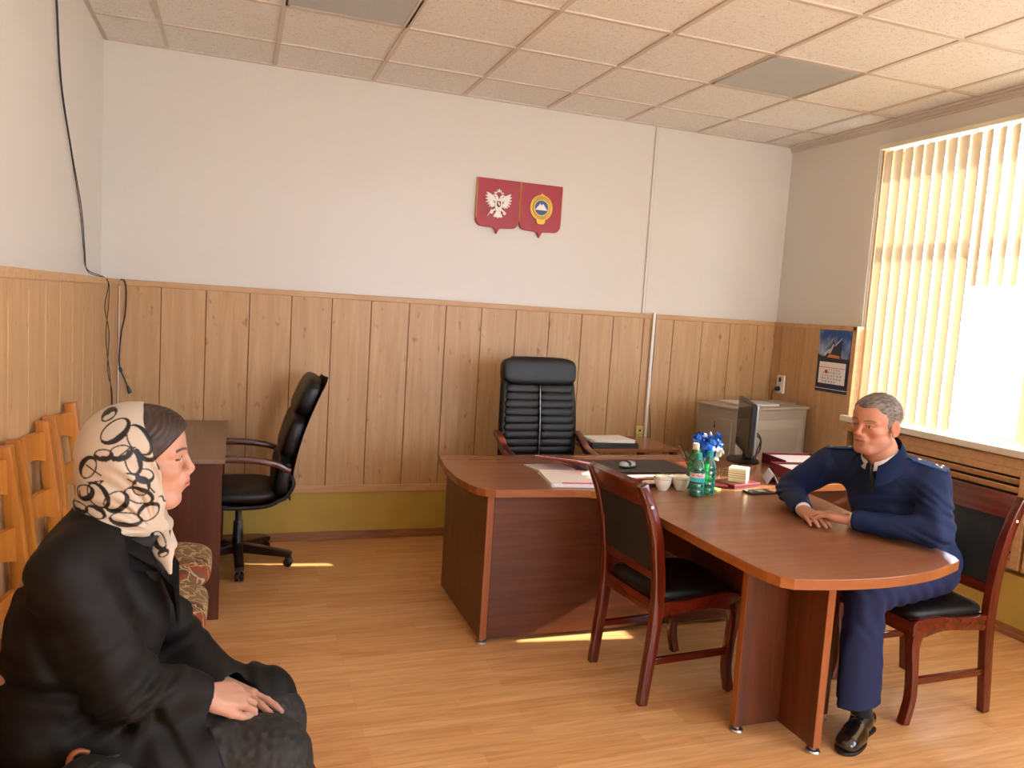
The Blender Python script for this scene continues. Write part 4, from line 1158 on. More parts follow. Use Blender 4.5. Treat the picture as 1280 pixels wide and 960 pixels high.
pen('ballpoint_pen', (2.985, -1.815, TZ+.006), (2.935, -1.70, TZ+.185), .0036, M['maroon'], 'dark red pen leaning out to the left of the pen cup')
# sticky notes
for k, (mt, lab) in enumerate((('sticky_y', 'block of pale yellow sticky notes right of the bottles'), ('sticky_g', 'bright green sticky notes right of the bottles'), ('sticky_p', 'pink sticky notes right of the bottles, the rearmost block'))):
    rbox('sticky_notes', M[mt], lab, 'sticky notes', 3.125+.012*k, -1.735+.062*k-.01, TZ+e, .07, .05, .014-.003*k, .2*k-.1, .001, 'sticky note blocks')
rbox('sticky_notes', M['sticky_g'], 'green and yellow sticky flags at the foot of the right bottle', 'sticky notes', 3.035, -1.90, TZ+e, .05, .045, .006, .5, .001, 'sticky note blocks')
rbox('maroon_notebook', M['maroon'], 'small maroon notebook between the bottles and the memo cube', 'notebook', 3.085, -1.832, TZ+e, .12, .07, .012, -.5)
# memo cube on maroon base
t = thing('memo_cube', 'memo cube of striped note sheets on a maroon stand', 'memo cube', (3.245, -1.80, TZ+e), math.radians(14))
b = MB(); b.box(-.115, .085, -.075, .065, 0, .020, .003); b.build('stand', M['maroon'], t)
cols = ['f3e6c2', 'e8d6a8', 'f6f1e6', 'dba98e', 'f3e6c2', 'c9b28a', 'f7edd2', 'e3a48e', 'f3e6c2', 'd9c89e', 'f6f1e6', 'efe0b6']
b = MB()
for k, c in enumerate(cols):
    b.mi = k; b.box(-.045, .045, -.045, .045, .0205+k*.0058, .0205+k*.0058+.0056, mat=Matrix.Rotation(math.radians(30)+random.uniform(-.02, .02), 4, 'Z'))
b.build('note_sheets', [plain('note_'+str(k), c, .7) for k, c in enumerate(cols)], t)
for tx, ty in ((.065, .045), (-.085, .045)):
    b = MB(); b.lathe([(0, .0205), (.010, .0205), (.011, .075), (.009, .075), (.008, .023), (0, .023)], 14, Matrix.Translation((tx, ty, 0))); b.build('clear_tube', M['clear'], t, smooth='auto')
# phone
t = thing('mobile_phone', 'black mobile phone lying on the desk left of the man', 'phone', (3.240, -1.985, TZ+e), math.radians(3))
b = MB(); b.box(-.078, .078, -.038, .038, 0, .009, .004, 3); b.build('phone_case', M['black'], t)
b = MB(); b.box(-.072, .072, -.034, .034, .0091, .0096); b.build('screen', M['screen'], t)
b = MB(); b.box(-.02, .03, -.018, .018, .0097, .0102); b.build('painted_reflection', M['mouse'], t)  # pale patch laid on the screen as a painted reflection
# small tent card, pale blue and pink
t = thing('tent_card', 'folded pale blue and grey tent card leaning before the maroon letter trays', 'desk card', (3.50, -1.73, TZ+e), math.radians(60))
b = MB(); b.box(-.11, .09, -.0012, .0012, 0, .060, .0004, 1, Matrix.Translation((0, -.030, 0)) @ Matrix.Rotation(math.radians(-28), 4, 'X')); b.build('front_leaf', plain('card_blue', 'a9bccf', .45), t)
b = MB(); b.box(-.11, .09, -.0012, .0012, 0, .060, .0004, 1, Matrix.Translation((0, .028, 0)) @ Matrix.Rotation(math.radians(28), 4, 'X')); b.build('rear_leaf', plain('card_grey', 'b9b6c6', .45), t)
# maroon letter trays
def letter_tray(x, y, rz, lab):
    t = thing('letter_tray', lab, 'letter tray', (x, y, TZ+e), rz, 'maroon letter trays')
    L, D_, Ht = .165, .125, .062
    b = MB(); b.box(-L, L, -D_, D_, 0, .005); b.box(-L, L, D_-.006, D_, 0, Ht, .002); b.box(-L, L, -D_, -D_+.006, 0, Ht*.8, .002); b.box(L-.006, L, -D_, D_, 0, Ht, .002); b.box(-L, -L+.006, -D_, D_, 0, Ht, .002)
    b.build('tray_body', M['maroon'], t)
    b = MB()
    for k in range(5): b.box(-L+.012, L-.012, -D_+.012, D_-.012, .007+k*.009, .014+k*.009, .001, 1, Matrix.Rotation(random.uniform(-.015, .015), 4, 'Z'))
    b.build('papers', M['paper'], t)
    for s in (-.5, .5):
        b = MB(); b.tube(spline([(s*L*1.2-.025, -D_-.002, .048), (s*L*1.2-.022, -D_-.016, .03), (s*L*1.2, -D_-.020, .014), (s*L*1.2+.022, -D_-.016, .006)], 6), .0035, 6); b.build('cord_handle', M['gold'], t, smooth=True)
letter_tray(3.80, -1.675, math.radians(-8), 'maroon letter tray with gold cord handles, the nearer one left of the man')
letter_tray(3.955, -1.395, math.radians(-6), 'maroon letter tray with white papers, the farther one by the grey cabinet')
# monitor
t = thing('computer_monitor', 'thin black computer monitor seen almost edge-on, facing the executive chair', 'monitor', (3.705, -1.20, TZ+e), math.radians(-27))
# local: screen faces -x; width along y
b = MB(); b.box(-.012, .014, -.245, .245, .062, .375, .005); b.build('bezel', M['black'], t)
b = MB(); b.box(-.0145, -.0122, -.230, .230, .080, .360); b.build('screen', M['screen'], t)
b = MB(); b.box(.0145, .030, -.235, .235, .070, .367, .010, 3); b.build('rear_shell', M['steel'], t)
b = MB(); b.lathe([(0, 0), (.105, 0), (.11, .006), (.10, .014), (.03, .020), (0, .020)], 36, Matrix.Diagonal((.9, 1.05, 1, 1))); b.build('base', M['black'], t, smooth='auto')
b = MB(); b.box(.0, .03, -.035, .035, .018, .10, .006); b.box(.03, .05, -.035, .035, .018, .20, .006); b.build('neck', M['black'], t)
b = MB(); b.tube(spline([(.04, -.05, .20), (.08, -.08, .16), (.085, -.06, .08), (.05, -.09, .04), (.07, -.10, .01)], 8), .005, 6); b.tube(spline([(.04, -.08, .18), (.075, -.11, .15), (.06, -.10, .07), (.06, -.12, .01)], 8), .004, 6); b.build('cable', M['black'], t, smooth=True)
b = MB(); b.box(-.20, .20, -.06, .06, 0, .016, .005)
for r in range(4):
    for k in range(14): b.box(-.185+k*.0265, -.163+k*.0265, -.045+r*.024, -.026+r*.024, .0162, .0195, .001, 1)
o = b.build('keyboard', M['black']); o.location = (3.40, -1.175, TZ+e); o.rotation_euler = (0, 0, math.radians(63)); tag(o, 'black keyboard on the desk between pad and monitor', 'keyboard')
# handbag on the nearest chair
t = thing('handbag', 'black handbag with a silver zip and brown leather trim, beside the woman', 'bag', (.497, -3.645, .5165), math.radians(63))
b = MB(); b.pad(0, 0, .082, .125, .068, .083, p=4, n=36, q=3.2); b.build('bag_body', M['leather_m'], t, smooth=True)
b = MB()
for k in range(34): b.box(.012+k*.0032, .0138+k*.0032, -.014, -.007, .1625-.000022*k*k, .167-.000022*k*k)
b.build('zip', M['steel'], t)['kind'] = 'stuff'
b = MB(); b.tube(spline([(.06, .052, .140), (.08, .062, .150), (.10, .060, .150), (.115, .050, .140)], 8), .005, 8, sx=1.2); b.build('handle', plain('brown_leather', '8a4a22', .45), t, smooth=True)
# ================================================================== PEOPLE (distance-field modelling, surface nets)
def axis_grid(lo, hi, base, fine=()):
    """monotone coordinates from lo to hi, step 'base', finer in the given (a, b, step) ranges"""
    out = [lo]; x = lo
    while x < hi:
        st = base
        for a, b, s in fine:
            if a-base <= x <= b: st = min(st, s)
            elif x < a: st = min(st, max(s, (a-x)))if a-x < base else st
        x += st; out.append(x)
    return np.array(out, dtype=np.float32)

class Field:
    def __init__(s, xs, ys, zs):
        s.ax = [xs, ys, zs]; s.V = np.full((len(xs), len(ys), len(zs)), 0.5, np.float32)
        s.o = np.zeros(3); s.R = np.eye(3); s.sc = 1.0
    def frame(s, o=(0, 0, 0), R=np.eye(3), sc=1.0): s.o = np.array(o, float); s.R = np.array(R, float); s.sc = sc
    def P(s, p): return s.o + s.R @ (np.array(p, float)*s.sc)
    def _win(s, lo, hi, m):
        sl = []
        for a, l, h in zip(s.ax, lo, hi):
            i0 = max(0, np.searchsorted(a, l-m)-1); i1 = min(len(a), np.searchsorted(a, h+m)+1)
            if i1 <= i0: return None
            sl.append(slice(i0, i1))
        X = s.ax[0][sl[0]][:, None, None]; Y = s.ax[1][sl[1]][None, :, None]; Z = s.ax[2][sl[2]][None, None, :]
        return tuple(sl), X, Y, Z
    def _comb(s, sl, d, k, op):
        V = s.V[sl]; d = d.astype(np.float32)
        if op == 'u':
            if k <= 0: s.V[sl] = np.minimum(V, d); return
            h = np.clip(0.5+0.5*(V-d)/k, 0, 1); s.V[sl] = V*(1-h)+d*h-k*h*(1-h)
        elif op == 's':
            d = -d
            if k <= 0: s.V[sl] = np.maximum(V, d); return
            h = np.clip(0.5-0.5*(V-d)/k, 0, 1); s.V[sl] = V*(1-h)+d*h+k*h*(1-h)
    def rc(s, a, b, r1, r2=None, k=0.01, op='u', flat=None, f=1.0):
        """round cone a-b; flat: local axis along which the section is scaled by f"""
        r2 = r1 if r2 is None else r2
        a, b = s.P(a), s.P(b); r1, r2, k = r1*s.sc, r2*s.sc, k*s.sc
        R_ = max(r1, r2)*max(1, f)
        w = s._win(np.minimum(a, b)-R_, np.maximum(a, b)+R_, k+0.014)
        if w is None: return
        sl, X, Y, Z = w
        ab = b-a; L2 = max(float(ab@ab), 1e-12)
        px, py, pz = X-a[0], Y-a[1], Z-a[2]
        t = np.clip((px*ab[0]+py*ab[1]+pz*ab[2])/L2, 0, 1)
        dx, dy, dz = px-t*ab[0], py-t*ab[1], pz-t*ab[2]
        if flat is not None:
            n = s.R @ np.array(flat, float); n /= np.linalg.norm(n)
            q = (dx*n[0]+dy*n[1]+dz*n[2])*(1/f-1)
            dx, dy, dz = dx+q*n[0], dy+q*n[1], dz+q*n[2]
        d = np.sqrt(dx*dx+dy*dy+dz*dz)-(r1+(r2-r1)*t)
        if flat is not None: d = d*min(1, f)
        s._comb(sl, d, k, op)
    def chain(s, pts, rs, k=0.01, **kw):
        for i in range(len(pts)-1): s.rc(pts[i], pts[i+1], rs[i], rs[i+1], k, **kw)
    def ell(s, c, r, k=0.01, op='u', rot=None):
        c = s.P(c); r = np.array(r, float)*s.sc; k = k*s.sc
        Q = s.R if rot is None else s.R @ rot
        ext = np.sqrt((Q**2) @ (r**2))
        w = s._win(c-ext, c+ext, k+0.014)
        if w is None: return
        sl, X, Y, Z = w
        p = [X-c[0], Y-c[1], Z-c[2]]
        l = [(p[0]*Q[0, i]+p[1]*Q[1, i]+p[2]*Q[2, i]) for i in range(3)]
        k0 = np.sqrt(sum((l[i]/r[i])**2 for i in range(3))); k1 = np.sqrt(sum((l[i]/r[i]**2)**2 for i in range(3)))
        s._comb(sl, k0*(k0-1)/np.maximum(k1, 1e-9), k, op)
    def cut(s, p, n, k=0.0, lo=None, hi=None):
        """remove everything on the +n side of the plane through p (inside the box lo-hi if given)"""
        p = s.P(p); n = s.R @ np.array(n, float); n /= np.linalg.norm(n)
        lo = np.array([a[0] for a in s.ax]) if lo is None else np.array(lo); hi = np.array([a[-1] for a in s.ax]) if hi is None else np.array(hi)
        w = s._win(lo, hi, 0)
        if w is None: return
        sl, X, Y, Z = w
        d = (X-p[0])*n[0]+(Y-p[1])*n[1]+(Z-p[2])*n[2]
        V = s.V[sl]; s.V[sl] = np.maximum(V, d.astype(np.float32))
    def func(s, fn, lo, hi):
        w = s._win(np.array(lo), np.array(hi), 0); sl, X, Y, Z = w
        s.V[sl] = fn(s.V[sl], X, Y, Z)
    def mesh(s):
        V = s.V; ins = V < 0
        nx, ny, nz = V.shape
        cnt = np.zeros((nx-1, ny-1, nz-1), np.uint8)
        for i in (0, 1):
            for j in (0, 1):
                for k in (0, 1): cnt += ins[i:nx-1+i, j:ny-1+j, k:nz-1+k]
        act = (cnt > 0) & (cnt < 8); del cnt
        I, J, K = np.nonzero(act)
        idx = np.full(act.shape, -1, np.int32); idx[I, J, K] = np.arange(len(I))
        acc = np.zeros((len(I), 3)); num = np.zeros(len(I))
        co = [(i, j, k) for i in (0, 1) for j in (0, 1) for k in (0, 1)]
        for a in co:
            for d in range(3):
                if a[d]: continue
                b = list(a); b[d] = 1
                va = V[I+a[0], J+a[1], K+a[2]]; vb = V[I+b[0], J+b[1], K+b[2]]
                m = (va < 0) != (vb < 0)
                t = va/(va-vb+1e-12)
                pa = np.stack([s.ax[0][I+a[0]], s.ax[1][J+a[1]], s.ax[2][K+a[2]]], 1); pb = np.stack([s.ax[0][I+b[0]], s.ax[1][J+b[1]], s.ax[2][K+b[2]]], 1)
                q = pa+(pb-pa)*t[:, None]
                acc[m] += q[m]; num[m] += 1
        P = acc/np.maximum(num, 1)[:, None]
        quads = []
        for d in range(3):
            e1, e2 = [(1, 2), (2, 0), (0, 1)][d]
            sh = list(V.shape); sh[d] -= 1
            A = ins[tuple(slice(0, -1) if q == d else slice(None) for q in range(3))]; B = ins[tuple(slice(1, None) if q == d else slice(None) for q in range(3))]
            E = np.argwhere(A != B)
            ok = (E[:, e1] >= 1) & (E[:, e2] >= 1) & (E[:, e1] < V.shape[e1]-1) & (E[:, e2] < V.shape[e2]-1)
            E = E[ok]
            def cell(o1, o2):
                c = E.copy(); c[:, e1] -= o1; c[:, e2] -= o2
                return idx[c[:, 0], c[:, 1], c[:, 2]]
            Q = np.stack([cell(1, 1), cell(0, 1), cell(0, 0), cell(1, 0)], 1)
            flip = ~A[E[:, 0], E[:, 1], E[:, 2]]
            Q[flip] = Q[flip][:, ::-1]
            quads.append(Q)
        Q = np.concatenate(quads)
        # light smoothing
        for it in range(2):
            sm = np.zeros_like(P); c = np.zeros(len(P))
            for u in range(4):
                a, b = Q[:, u], Q[:, (u+1) % 4]
                for q in range(3): sm[:, q] += np.bincount(a, P[b, q], len(P))
                c += np.bincount(a, minlength=len(P))
            lam = 0.5 if it == 0 else -0.35
            P = P+lam*(sm/np.maximum(c, 1)[:, None]-P)*(c > 0)[:, None]
        return P, Q

def link_np(name, P, Q, mat, parent, origin=(0, 0, 0), colors=None):
    me = bpy.data.meshes.new(name)
    P = P-np.array(origin)
    me.vertices.add(len(P)); me.vertices.foreach_set('co', P.astype(np.float32).ravel())
    me.loops.add(Q.size); me.loops.foreach_set('vertex_index', Q.astype(np.int32).ravel())
    me.polygons.add(len(Q)); me.polygons.foreach_set('loop_start', np.arange(0, Q.size, 4, dtype=np.int32))
    me.polygons.foreach_set('use_smooth', np.ones(len(Q), bool))
    me.update(calc_edges=True); me.validate()
    me.materials.append(mat)
    if colors is not None:
        at = me.color_attributes.new('Col', 'FLOAT_COLOR', 'POINT')
        at.data.foreach_set('color', np.concatenate([colors, np.ones((len(P), 1))], 1).astype(np.float32).ravel())
    o = bpy.data.objects.new(name, me); C.objects.link(o)
    if parent is not None: o.parent = parent
    return o

def Rz(a): c, s_ = math.cos(a), math.sin(a); return np.array([[c, -s_, 0], [s_, c, 0], [0, 0, 1.]])
def Ry(a): c, s_ = math.cos(a), math.sin(a); return np.array([[c, 0, s_], [0, 1, 0], [-s_, 0, c]])
def Rx(a): c, s_ = math.cos(a), math.sin(a); return np.array([[1, 0, 0], [0, c, -s_], [0, s_, c]])

def head(F, o, R, sc, male):
    F.frame(o, R, sc)
    w = 1.0 if male else 0.94
    F.ell((-.010, 0, .032), (.096, .076*w, .084), .01)
    F.ell((.034, 0, .040), (.056, .064*w, .056), .02)
    F.ell((.030, 0, -.028), (.054, .058*w, .072), .02)
    F.ell((.020, 0, -.055), (.052, (.060 if male else .050)*w, .042), .02)
    F.rc((.070, -.010, -.092), (.070, .010, -.092), .016 if male else .014, None, .020); F.rc((.050, -.018, -.092), (.050, .018, -.092), .018, None, .02)
    for s in (-1, 1):
        F.rc((-.005, s*.052*w, -.055), (.058, s*.024, -.094), .014, .012, .02)       # jaw line
        F.ell((.056, s*.040*w, -.020), (.026, .022, .018), .016)                       # cheekbone
        F.rc((.086, s*.010, .022), (.066, s*.050*w, .017), .0075, .007, .012)          # brow
    for s in (-1, 1):
        F.ell((.094, s*.031, .004), (.016, .019, .0125), .010, 's')                    # eye socket
        F.ell((.073, s*.031, .003), (.0135, .0140, .0125), .002)                       # eyeball
        F.rc((.0840, s*.020, .0075 if male else .0085), (.0800, s*.044, .005 if male else .006), .0036 if male else .0030, .0028, .003)        # upper lid
        F.rc((.0820, s*.021, -.0065), (.0785, s*.042, -.005), .0026, .0022, .003)      # lower lid
    # nose
    tipx = .113 if male else .110
    F.rc((.0865, 0, .016), (tipx-.010, 0, -.022), .0068, .0095, .008)
    F.rc((tipx-.008, 0, -.026), (tipx-.010, 0, -.028), .0098, .0095, .006)
    for s in (-1, 1):
        F.ell((.094, s*.0125, -.031), (.012, .0072, .0072), .005)
        F.ell((.100, s*.0062, -.0385), (.005, .0035, .003), .002, 's')
    F.ell((.080, 0, -.052), (.020, .026, .024), .014)                                    # muzzle
    # lips
    up, lo = (-.0515, -.0605) if male else (-.0510, -.0600)
    for s in (-1, 1):
        F.rc((.0965, s*.004, up), (.086, s*.022, -.0565), .0048, .0028, .004)
        F.rc((.0950, 0, lo-.0015), (.086, s*.020, -.0575), .0056, .0028, .004)
    for s in (-1, 1): F.rc((.1035, 0, -.0560), (.091, s*.024, -.0572), .0022 if male else .0014, .0010, .002, 's')
    F.ell((.100, 0, -.0755), (.008, .020, .006), .008, 's')
    # ears
    for s in (-1, 1):
        rot = Rz(s*math.radians(-22)) @ Ry(math.radians(8))
        F.ell((-.008, s*(.076*w+.004), -.004), (.020, .0065, .033), .004, rot=rot)
        F.ell((.000, s*(.076*w+.010), .002), (.010, .0055, .018), .004, 's', rot=rot)
        F.ell((-.002, s*(.076*w+.004), -.030), (.010, .0055, .009), .004)

def hand(F, w, d, n, side, curls, sc=1.0, spread=.10, thumb=(.5, .35, .25), palmcup=0):
    """w wrist point, d direction of the hand, n dorsal normal; side=+1 when the thumb lies on the d x n side"""
    d = np.array(d, float); d /= np.linalg.norm(d); n = np.array(n, float); n -= d*(n@d); n /= np.linalg.norm(n)
    t = np.cross(d, n)*side                                   # towards the thumb
    F.frame((0, 0, 0), np.eye(3), 1.0)
    w = np.array(w, float)
    def pt(a, b, c): return w + sc*(a*d+b*t+c*n)
    kn = [(.090, .031, .004), (.094, .010, .006), (.090, -.011, .005), (.082, -.030, .002)]   # index .. little
    rp = [.0125, .0125, .012, .0115]
    for (a, b, c), r in zip(kn, rp):
        F.rc(pt(.005, b*.62, -.001), pt(a-.004, b, c-.002), .0150*sc, r*sc*.95, .012*sc)
    F.rc(pt(.02, .018, -.008), pt(.055, .026, -.010), .015*sc, .012*sc, .012*sc)      # thumb mount
    F.rc(pt(.02, -.020, -.006), pt(.06, -.026, -.006), .013*sc, .011*sc, .012*sc)
    L = [(.042, .026, .021), (.046, .030, .022), (.043, .028, .021), (.034, .021, .019)]
    R_ = [(.0093, .0086, .0078, .0064), (.0095, .0088, .0078, .0065), (.0090, .0083, .0075, .0062), (.0082, .0074, .0067, .0056)]
    for f in range(4):
        a, b, c = kn[f]; p = pt(a-.004, b, c-.002)
        ang = 0.0; sp = (1.5-f)*spread
        for sgm in range(3):
            ang += curls[f][sgm]
            dr = math.cos(ang)*(d*math.cos(sp)+t*math.sin(sp)) - math.sin(ang)*n
            q = p + dr*L[f][sgm]*sc
            F.rc(p, q, R_[f][sgm]*sc, R_[f][sgm+1]*sc, .0035*sc if sgm else .006*sc)
            p = q
    # thumb leaves the side of the palm near its base
    p = pt(.022, .026, -.008); e1, e2, e3 = thumb
    out = e1; dr = d*math.cos(out)+t*math.sin(out)-.12*n; dr /= np.linalg.norm(dr)
    q = p+dr*.043*sc; F.rc(p, q, .0135*sc, .0108*sc, .010*sc); p = q
    dr = d*math.cos(out-e2)+t*math.sin(out-e2)-.2*n; dr /= np.linalg.norm(dr)
    q = p+dr*.033*sc; F.rc(p, q, .0105*sc, .0095*sc, .004*sc); p = q
    dr = d*math.cos(out-e2-e3)+t*math.sin(out-e2-e3)-.25*n; dr /= np.linalg.norm(dr)
    q = p+dr*.026*sc; F.rc(p, q, .0095*sc, .0072*sc, .004*sc)

def smooth(x, a, b): t = np.clip((x-a)/(b-a), 0, 1); return t*t*(3-2*t)
def mixc(c, col, m): return c*(1-m[:, None])+np.array(lin(col)[:3])[None, :]*m[:, None]
def vnoise(P, f, seed=0):
    r = np.random.RandomState(seed); out = np.zeros(len(P))
    for i in range(7):
        k = r.normal(size=3)*f; out += np.sin(P@k+r.uniform(0, 6.28))
    return out/7*1.9

def face_colors(P, o, R, sc, male):
    L = ((P-np.array(o)) @ R)/sc
    x, y, z = L[:, 0], L[:, 1], L[:, 2]; ay = np.abs(y)
    base = 'bd8468' if male else 'b38670'
    c = np.tile(np.array(lin(base)[:3]), (len(P), 1))
    c = c*(1+.05*vnoise(P, 60, 3)[:, None])
    inh = (np.abs(x) < .14) & (z > -.13) & (z < .14) & (ay < .1)
    ih = inh.astype(float)
    red = 'bd6a4c' if male else 'cf8a72'
    c = mixc(c, red, ih*(.45 if male else .22)*np.exp(-(((x-.075)/.03)**2+((ay-.040)/.022)**2+((z+.022)/.022)**2)))
    c = mixc(c, red, ih*(.5 if male else .25)*np.exp(-(((x-.108)/.016)**2+(ay/.014)**2+((z+.028)/.014)**2)))
    c = mixc(c, red, ih*.5*((ay > .074)*1.))
    if male:   # stubble tone
        c = mixc(c, 'a97a62', ih*.45*smooth(-z, .045, .07)*smooth(x, -.02, .03))
    lips = ih*np.exp(-(((ay)/.021)**4+((z+.0565)/(.0085))**4))*(x > .080)
    c = mixc(c, 'a3554a' if male else 'b8625c', np.clip(lips*.85, 0, 1))
    line = ih*np.exp(-((z+.0565)/.0016)**2)*(ay < .022)*(x > .084)
    c = mixc(c, '4a2420', np.clip(line*.9, 0, 1))
    # brows
    bz = .0215+.004*np.clip(1-((ay-.032)/.02)**2, -1, 1)
    brow = ih*np.exp(-((z-bz)/(.0038 if male else .0030))**4)*(ay > .012)*(ay < .050)*(x > .05)
    c = mixc(c, '6e5a4c' if male else '1c1310', np.clip(brow*(.85 if male else .95), 0, 1))
    # eyes
    for s in (-1, 1):
        dy, dz = (y-s*.031), (z-.0025)
        eye = ih*((dy/.0125)**2+(dz/(.0042 if male else .0050))**2 < 1)*(x > .074)
        c = mixc(c, 'b9aca2', eye)
        iris = eye*((y-s*.031)**2+(z-.0028)**2 < .0049**2)
        c = mixc(c, '5a6468' if male else '4a3020', iris)
        pup = eye*((y-s*.031)**2+(z-.0028)**2 < .0022**2)
        c = mixc(c, '0b0908', pup)
        lash = ih*(np.abs((dy/.0140)**2+(dz/(.0056 if male else .0066))**2-1) < .3)*(dz > -.001)*(x > .072)
        c = mixc(c, '120b09' if not male else '4b352b', lash*.95)
    return c

SKIN = attr_mat('skin', 'Col', 0.48, sss=.12, spec=.4, bump=.08, bscale=500)
SKIN_W = SKIN
# ------------------------------------------------------------------ the man
MO = np.array((3.45, -2.66, 0.0))
man = thing('person', 'seated man in a navy uniform with shoulder boards, hands clasped on the table', 'person', tuple(MO))
ho, hR, hs = np.array((3.285, -2.632, 1.203)), Rz(math.radians(192)) @ Ry(math.radians(4)) @ Rx(math.radians(-3)), 1.07
LS, RS = np.array((3.462, -2.785, .985)), np.array((3.305, -2.385, .985))
LE, RE = np.array((3.352, -2.925, .815)), np.array((3.245, -2.200, .815))
LW, RW = np.array((3.188, -2.650, .800)), np.array((3.128, -2.440, .787))
F = Field(axis_grid(2.86, 3.80, .012, [(3.00, 3.42, .0024)]), axis_grid(-3.10, -2.08, .012, [(-2.74, -2.41, .0024)]), axis_grid(-.01, 1.36, .012, [(.75, .845, .0022), (1.045, 1.35, .0024)]))
F.rc((3.60, -2.66, .60), (3.43, -2.60, .92), .12, .12, .04, flat=(-.38, .93, 0), f=1.15)
F.rc(LS, RS, .05, .05, .04); F.rc((3.42, -2.61, .95), (3.335, -2.628, 1.10), .075, .058, .04)
F.rc((3.345, -2.625, 1.04), (3.295, -2.632, 1.15), .060, .058, .03)
F.rc(LS, LE, .045, .040, .02); F.rc(LE, LW, .038, .027, .012, flat=(0, 0, 1), f=.85)
F.rc(RS, RE, .045, .040, .02); F.rc(RE, RW, .038, .027, .012, flat=(0, 0, 1), f=.85)
for hip, kn_, an in (((3.60, -2.74, .585), (3.125, -2.83, .55), (3.105, -2.885, .09)), ((3.57, -2.56, .585), (3.14, -2.52, .55), (3.17, -2.50, .09))):
    F.rc(hip, kn_, .075, .055, .03); F.rc(kn_, an, .05, .028, .02)
for an, toe in (((3.115, -2.885, .080), (3.02, -2.94, .045)), ((3.18, -2.50, .080), (3.06, -2.54, .045))): F.rc(an, toe, .026, .018, .02)
head(F, ho, hR, hs, True)
hand(F, RW, (-.075, -.26, -.012), (-.05, .0, 1), -1, [(.10, .12, .08), (.10, .12, .08), (.10, .14, .10), (.12, .16, .1)], 1.02, .05, (.35, .1, .1))
hand(F, LW, (-.145, .185, .012), (.05, .05, 1), +1, [(.18, .30, .25), (.20, .30, .25), (.22, .35, .28), (.25, .40, .3)], 1.02, .03, (.55, .25, .15))
P, Q = F.mesh()
link_np('body', P, Q, SKIN, man, MO, face_colors(P, ho, hR, hs, True))
# hair: short cap
F = Field(axis_grid(3.14, 3.44, .0026), axis_grid(-2.76, -2.50, .0026), axis_grid(1.12, 1.36, .0026))
F.frame(ho, hR, hs)
F.ell((-.012, 0, .036), (.1005, .0815, .0870), .01); F.ell((.030, 0, .058), (.058, .062, .047), .02)
def hairfn(V, X, Y, Z):
    x = [(X-ho[0])*hR[0, i]+(Y-ho[1])*hR[1, i]+(Z-ho[2])*hR[2, i] for i in range(3)]; x, y, z = [q/hs for q in x]
    # hairline: high on the forehead, temples step down, nape
    side = np.interp(x.ravel(), [-.12, -.040, -.030, -.026, .002, .006, .022, .030, .045, .065, .1], [-.066, -.062, -.050, .020, .020, -.016, -.014, .024, .046, .058, .068]).reshape(x.shape)
    fb = smooth(np.abs(y), .040, .062)
    line = np.where(x > 0, (.073-.004*np.cos(y*60))*(1-fb)+side*fb, side)
    n = .0010*np.sin(X*310+Y*210+Z*90)*np.sin(X*150-Y*260+Z*330)+.0042*np.exp(-np.clip(z-line, 0, 1)/.011)
    return np.maximum(V+n, ((line-z)*hs*.8).astype(np.float32))
F.func(hairfn, (3.1, -2.8, 1.1), (3.5, -2.4, 1.4))
for s in (-1, 1): F.ell((-.006, s*.083, -.004), (.019, .012, .030), .004, 's')
P, Q = F.mesh()
L = ((P-ho) @ hR)/hs
c = np.tile(np.array(lin('5c5048')[:3]), (len(P), 1)); g = np.clip(.5+.6*vnoise(P*np.array([1, 1, 1]), 260, 5)+.35*vnoise(P, 70, 8), 0, 1)
c = mixc(c, 'a39a92', g*.5); c = mixc(c, '968c84', .6*smooth(np.abs(L[:, 1]), .055, .075)*smooth(-L[:, 2], -.05, .0))
link_np('hair', P, Q, attr_mat('hair_grey', 'Col', .7, bump=.5, bscale=900), man, MO, c)

# jacket
def folds(F, lo, hi, amp, f, seed, axis=(0, 0, 1)):
    r = np.random.RandomState(seed); ks = [(r.normal(size=3)*f, r.uniform(0, 6.28)) for _ in range(6)]
    def fn(V, X, Y, Z):
        n = 0
        for k, ph in ks:
            q = X*k[0]+Y*k[1]+Z*k[2]+ph; n = n+np.sin(q+1.2*np.sin(q*.37+ph))
        return (V+amp*n/4).astype(np.float32)
    F.func(fn, lo, hi)
F = Field(axis_grid(3.02, 3.80, .0045), axis_grid(-3.12, -2.06, .0045), axis_grid(.52, 1.13, .0045))
F.rc((3.585, -2.66, .62), (3.47, -2.61, .85), .130, .148, .05, flat=(-.38, .93, 0), f=1.25)
F.rc((3.47, -2.61, .85), (3.40, -2.60, .96), .150, .115, .04, flat=(-.38, .93, 0), f=1.35)
F.rc(LS+np.array((-.02, .01, -.008)), RS+np.array((.02, 0, -.008)), .074, .074, .05)
F.rc(LS+np.array((-.05, .09, .03)), RS+np.array((.04, -.08, .03)), .062, .062, .04)
F.rc((3.39, -2.612, .98), (3.352, -2.62, 1.055), .088, .080, .03)
for S_, E_, W_ in ((LS, LE, LW), (RS, RE, RW)):
    F.rc(S_, E_+np.array((0, 0, .01)), .074, .062, .035); F.rc(E_+np.array((0, 0, .006)), W_+(E_-W_)*.10+np.array((0, 0, .002)), .060, .044, .02, flat=(0, 0, 1), f=.95)
folds(F, (3.0, -3.2, .5), (3.9, -2.0, 1.2), .0050, 38, 11)
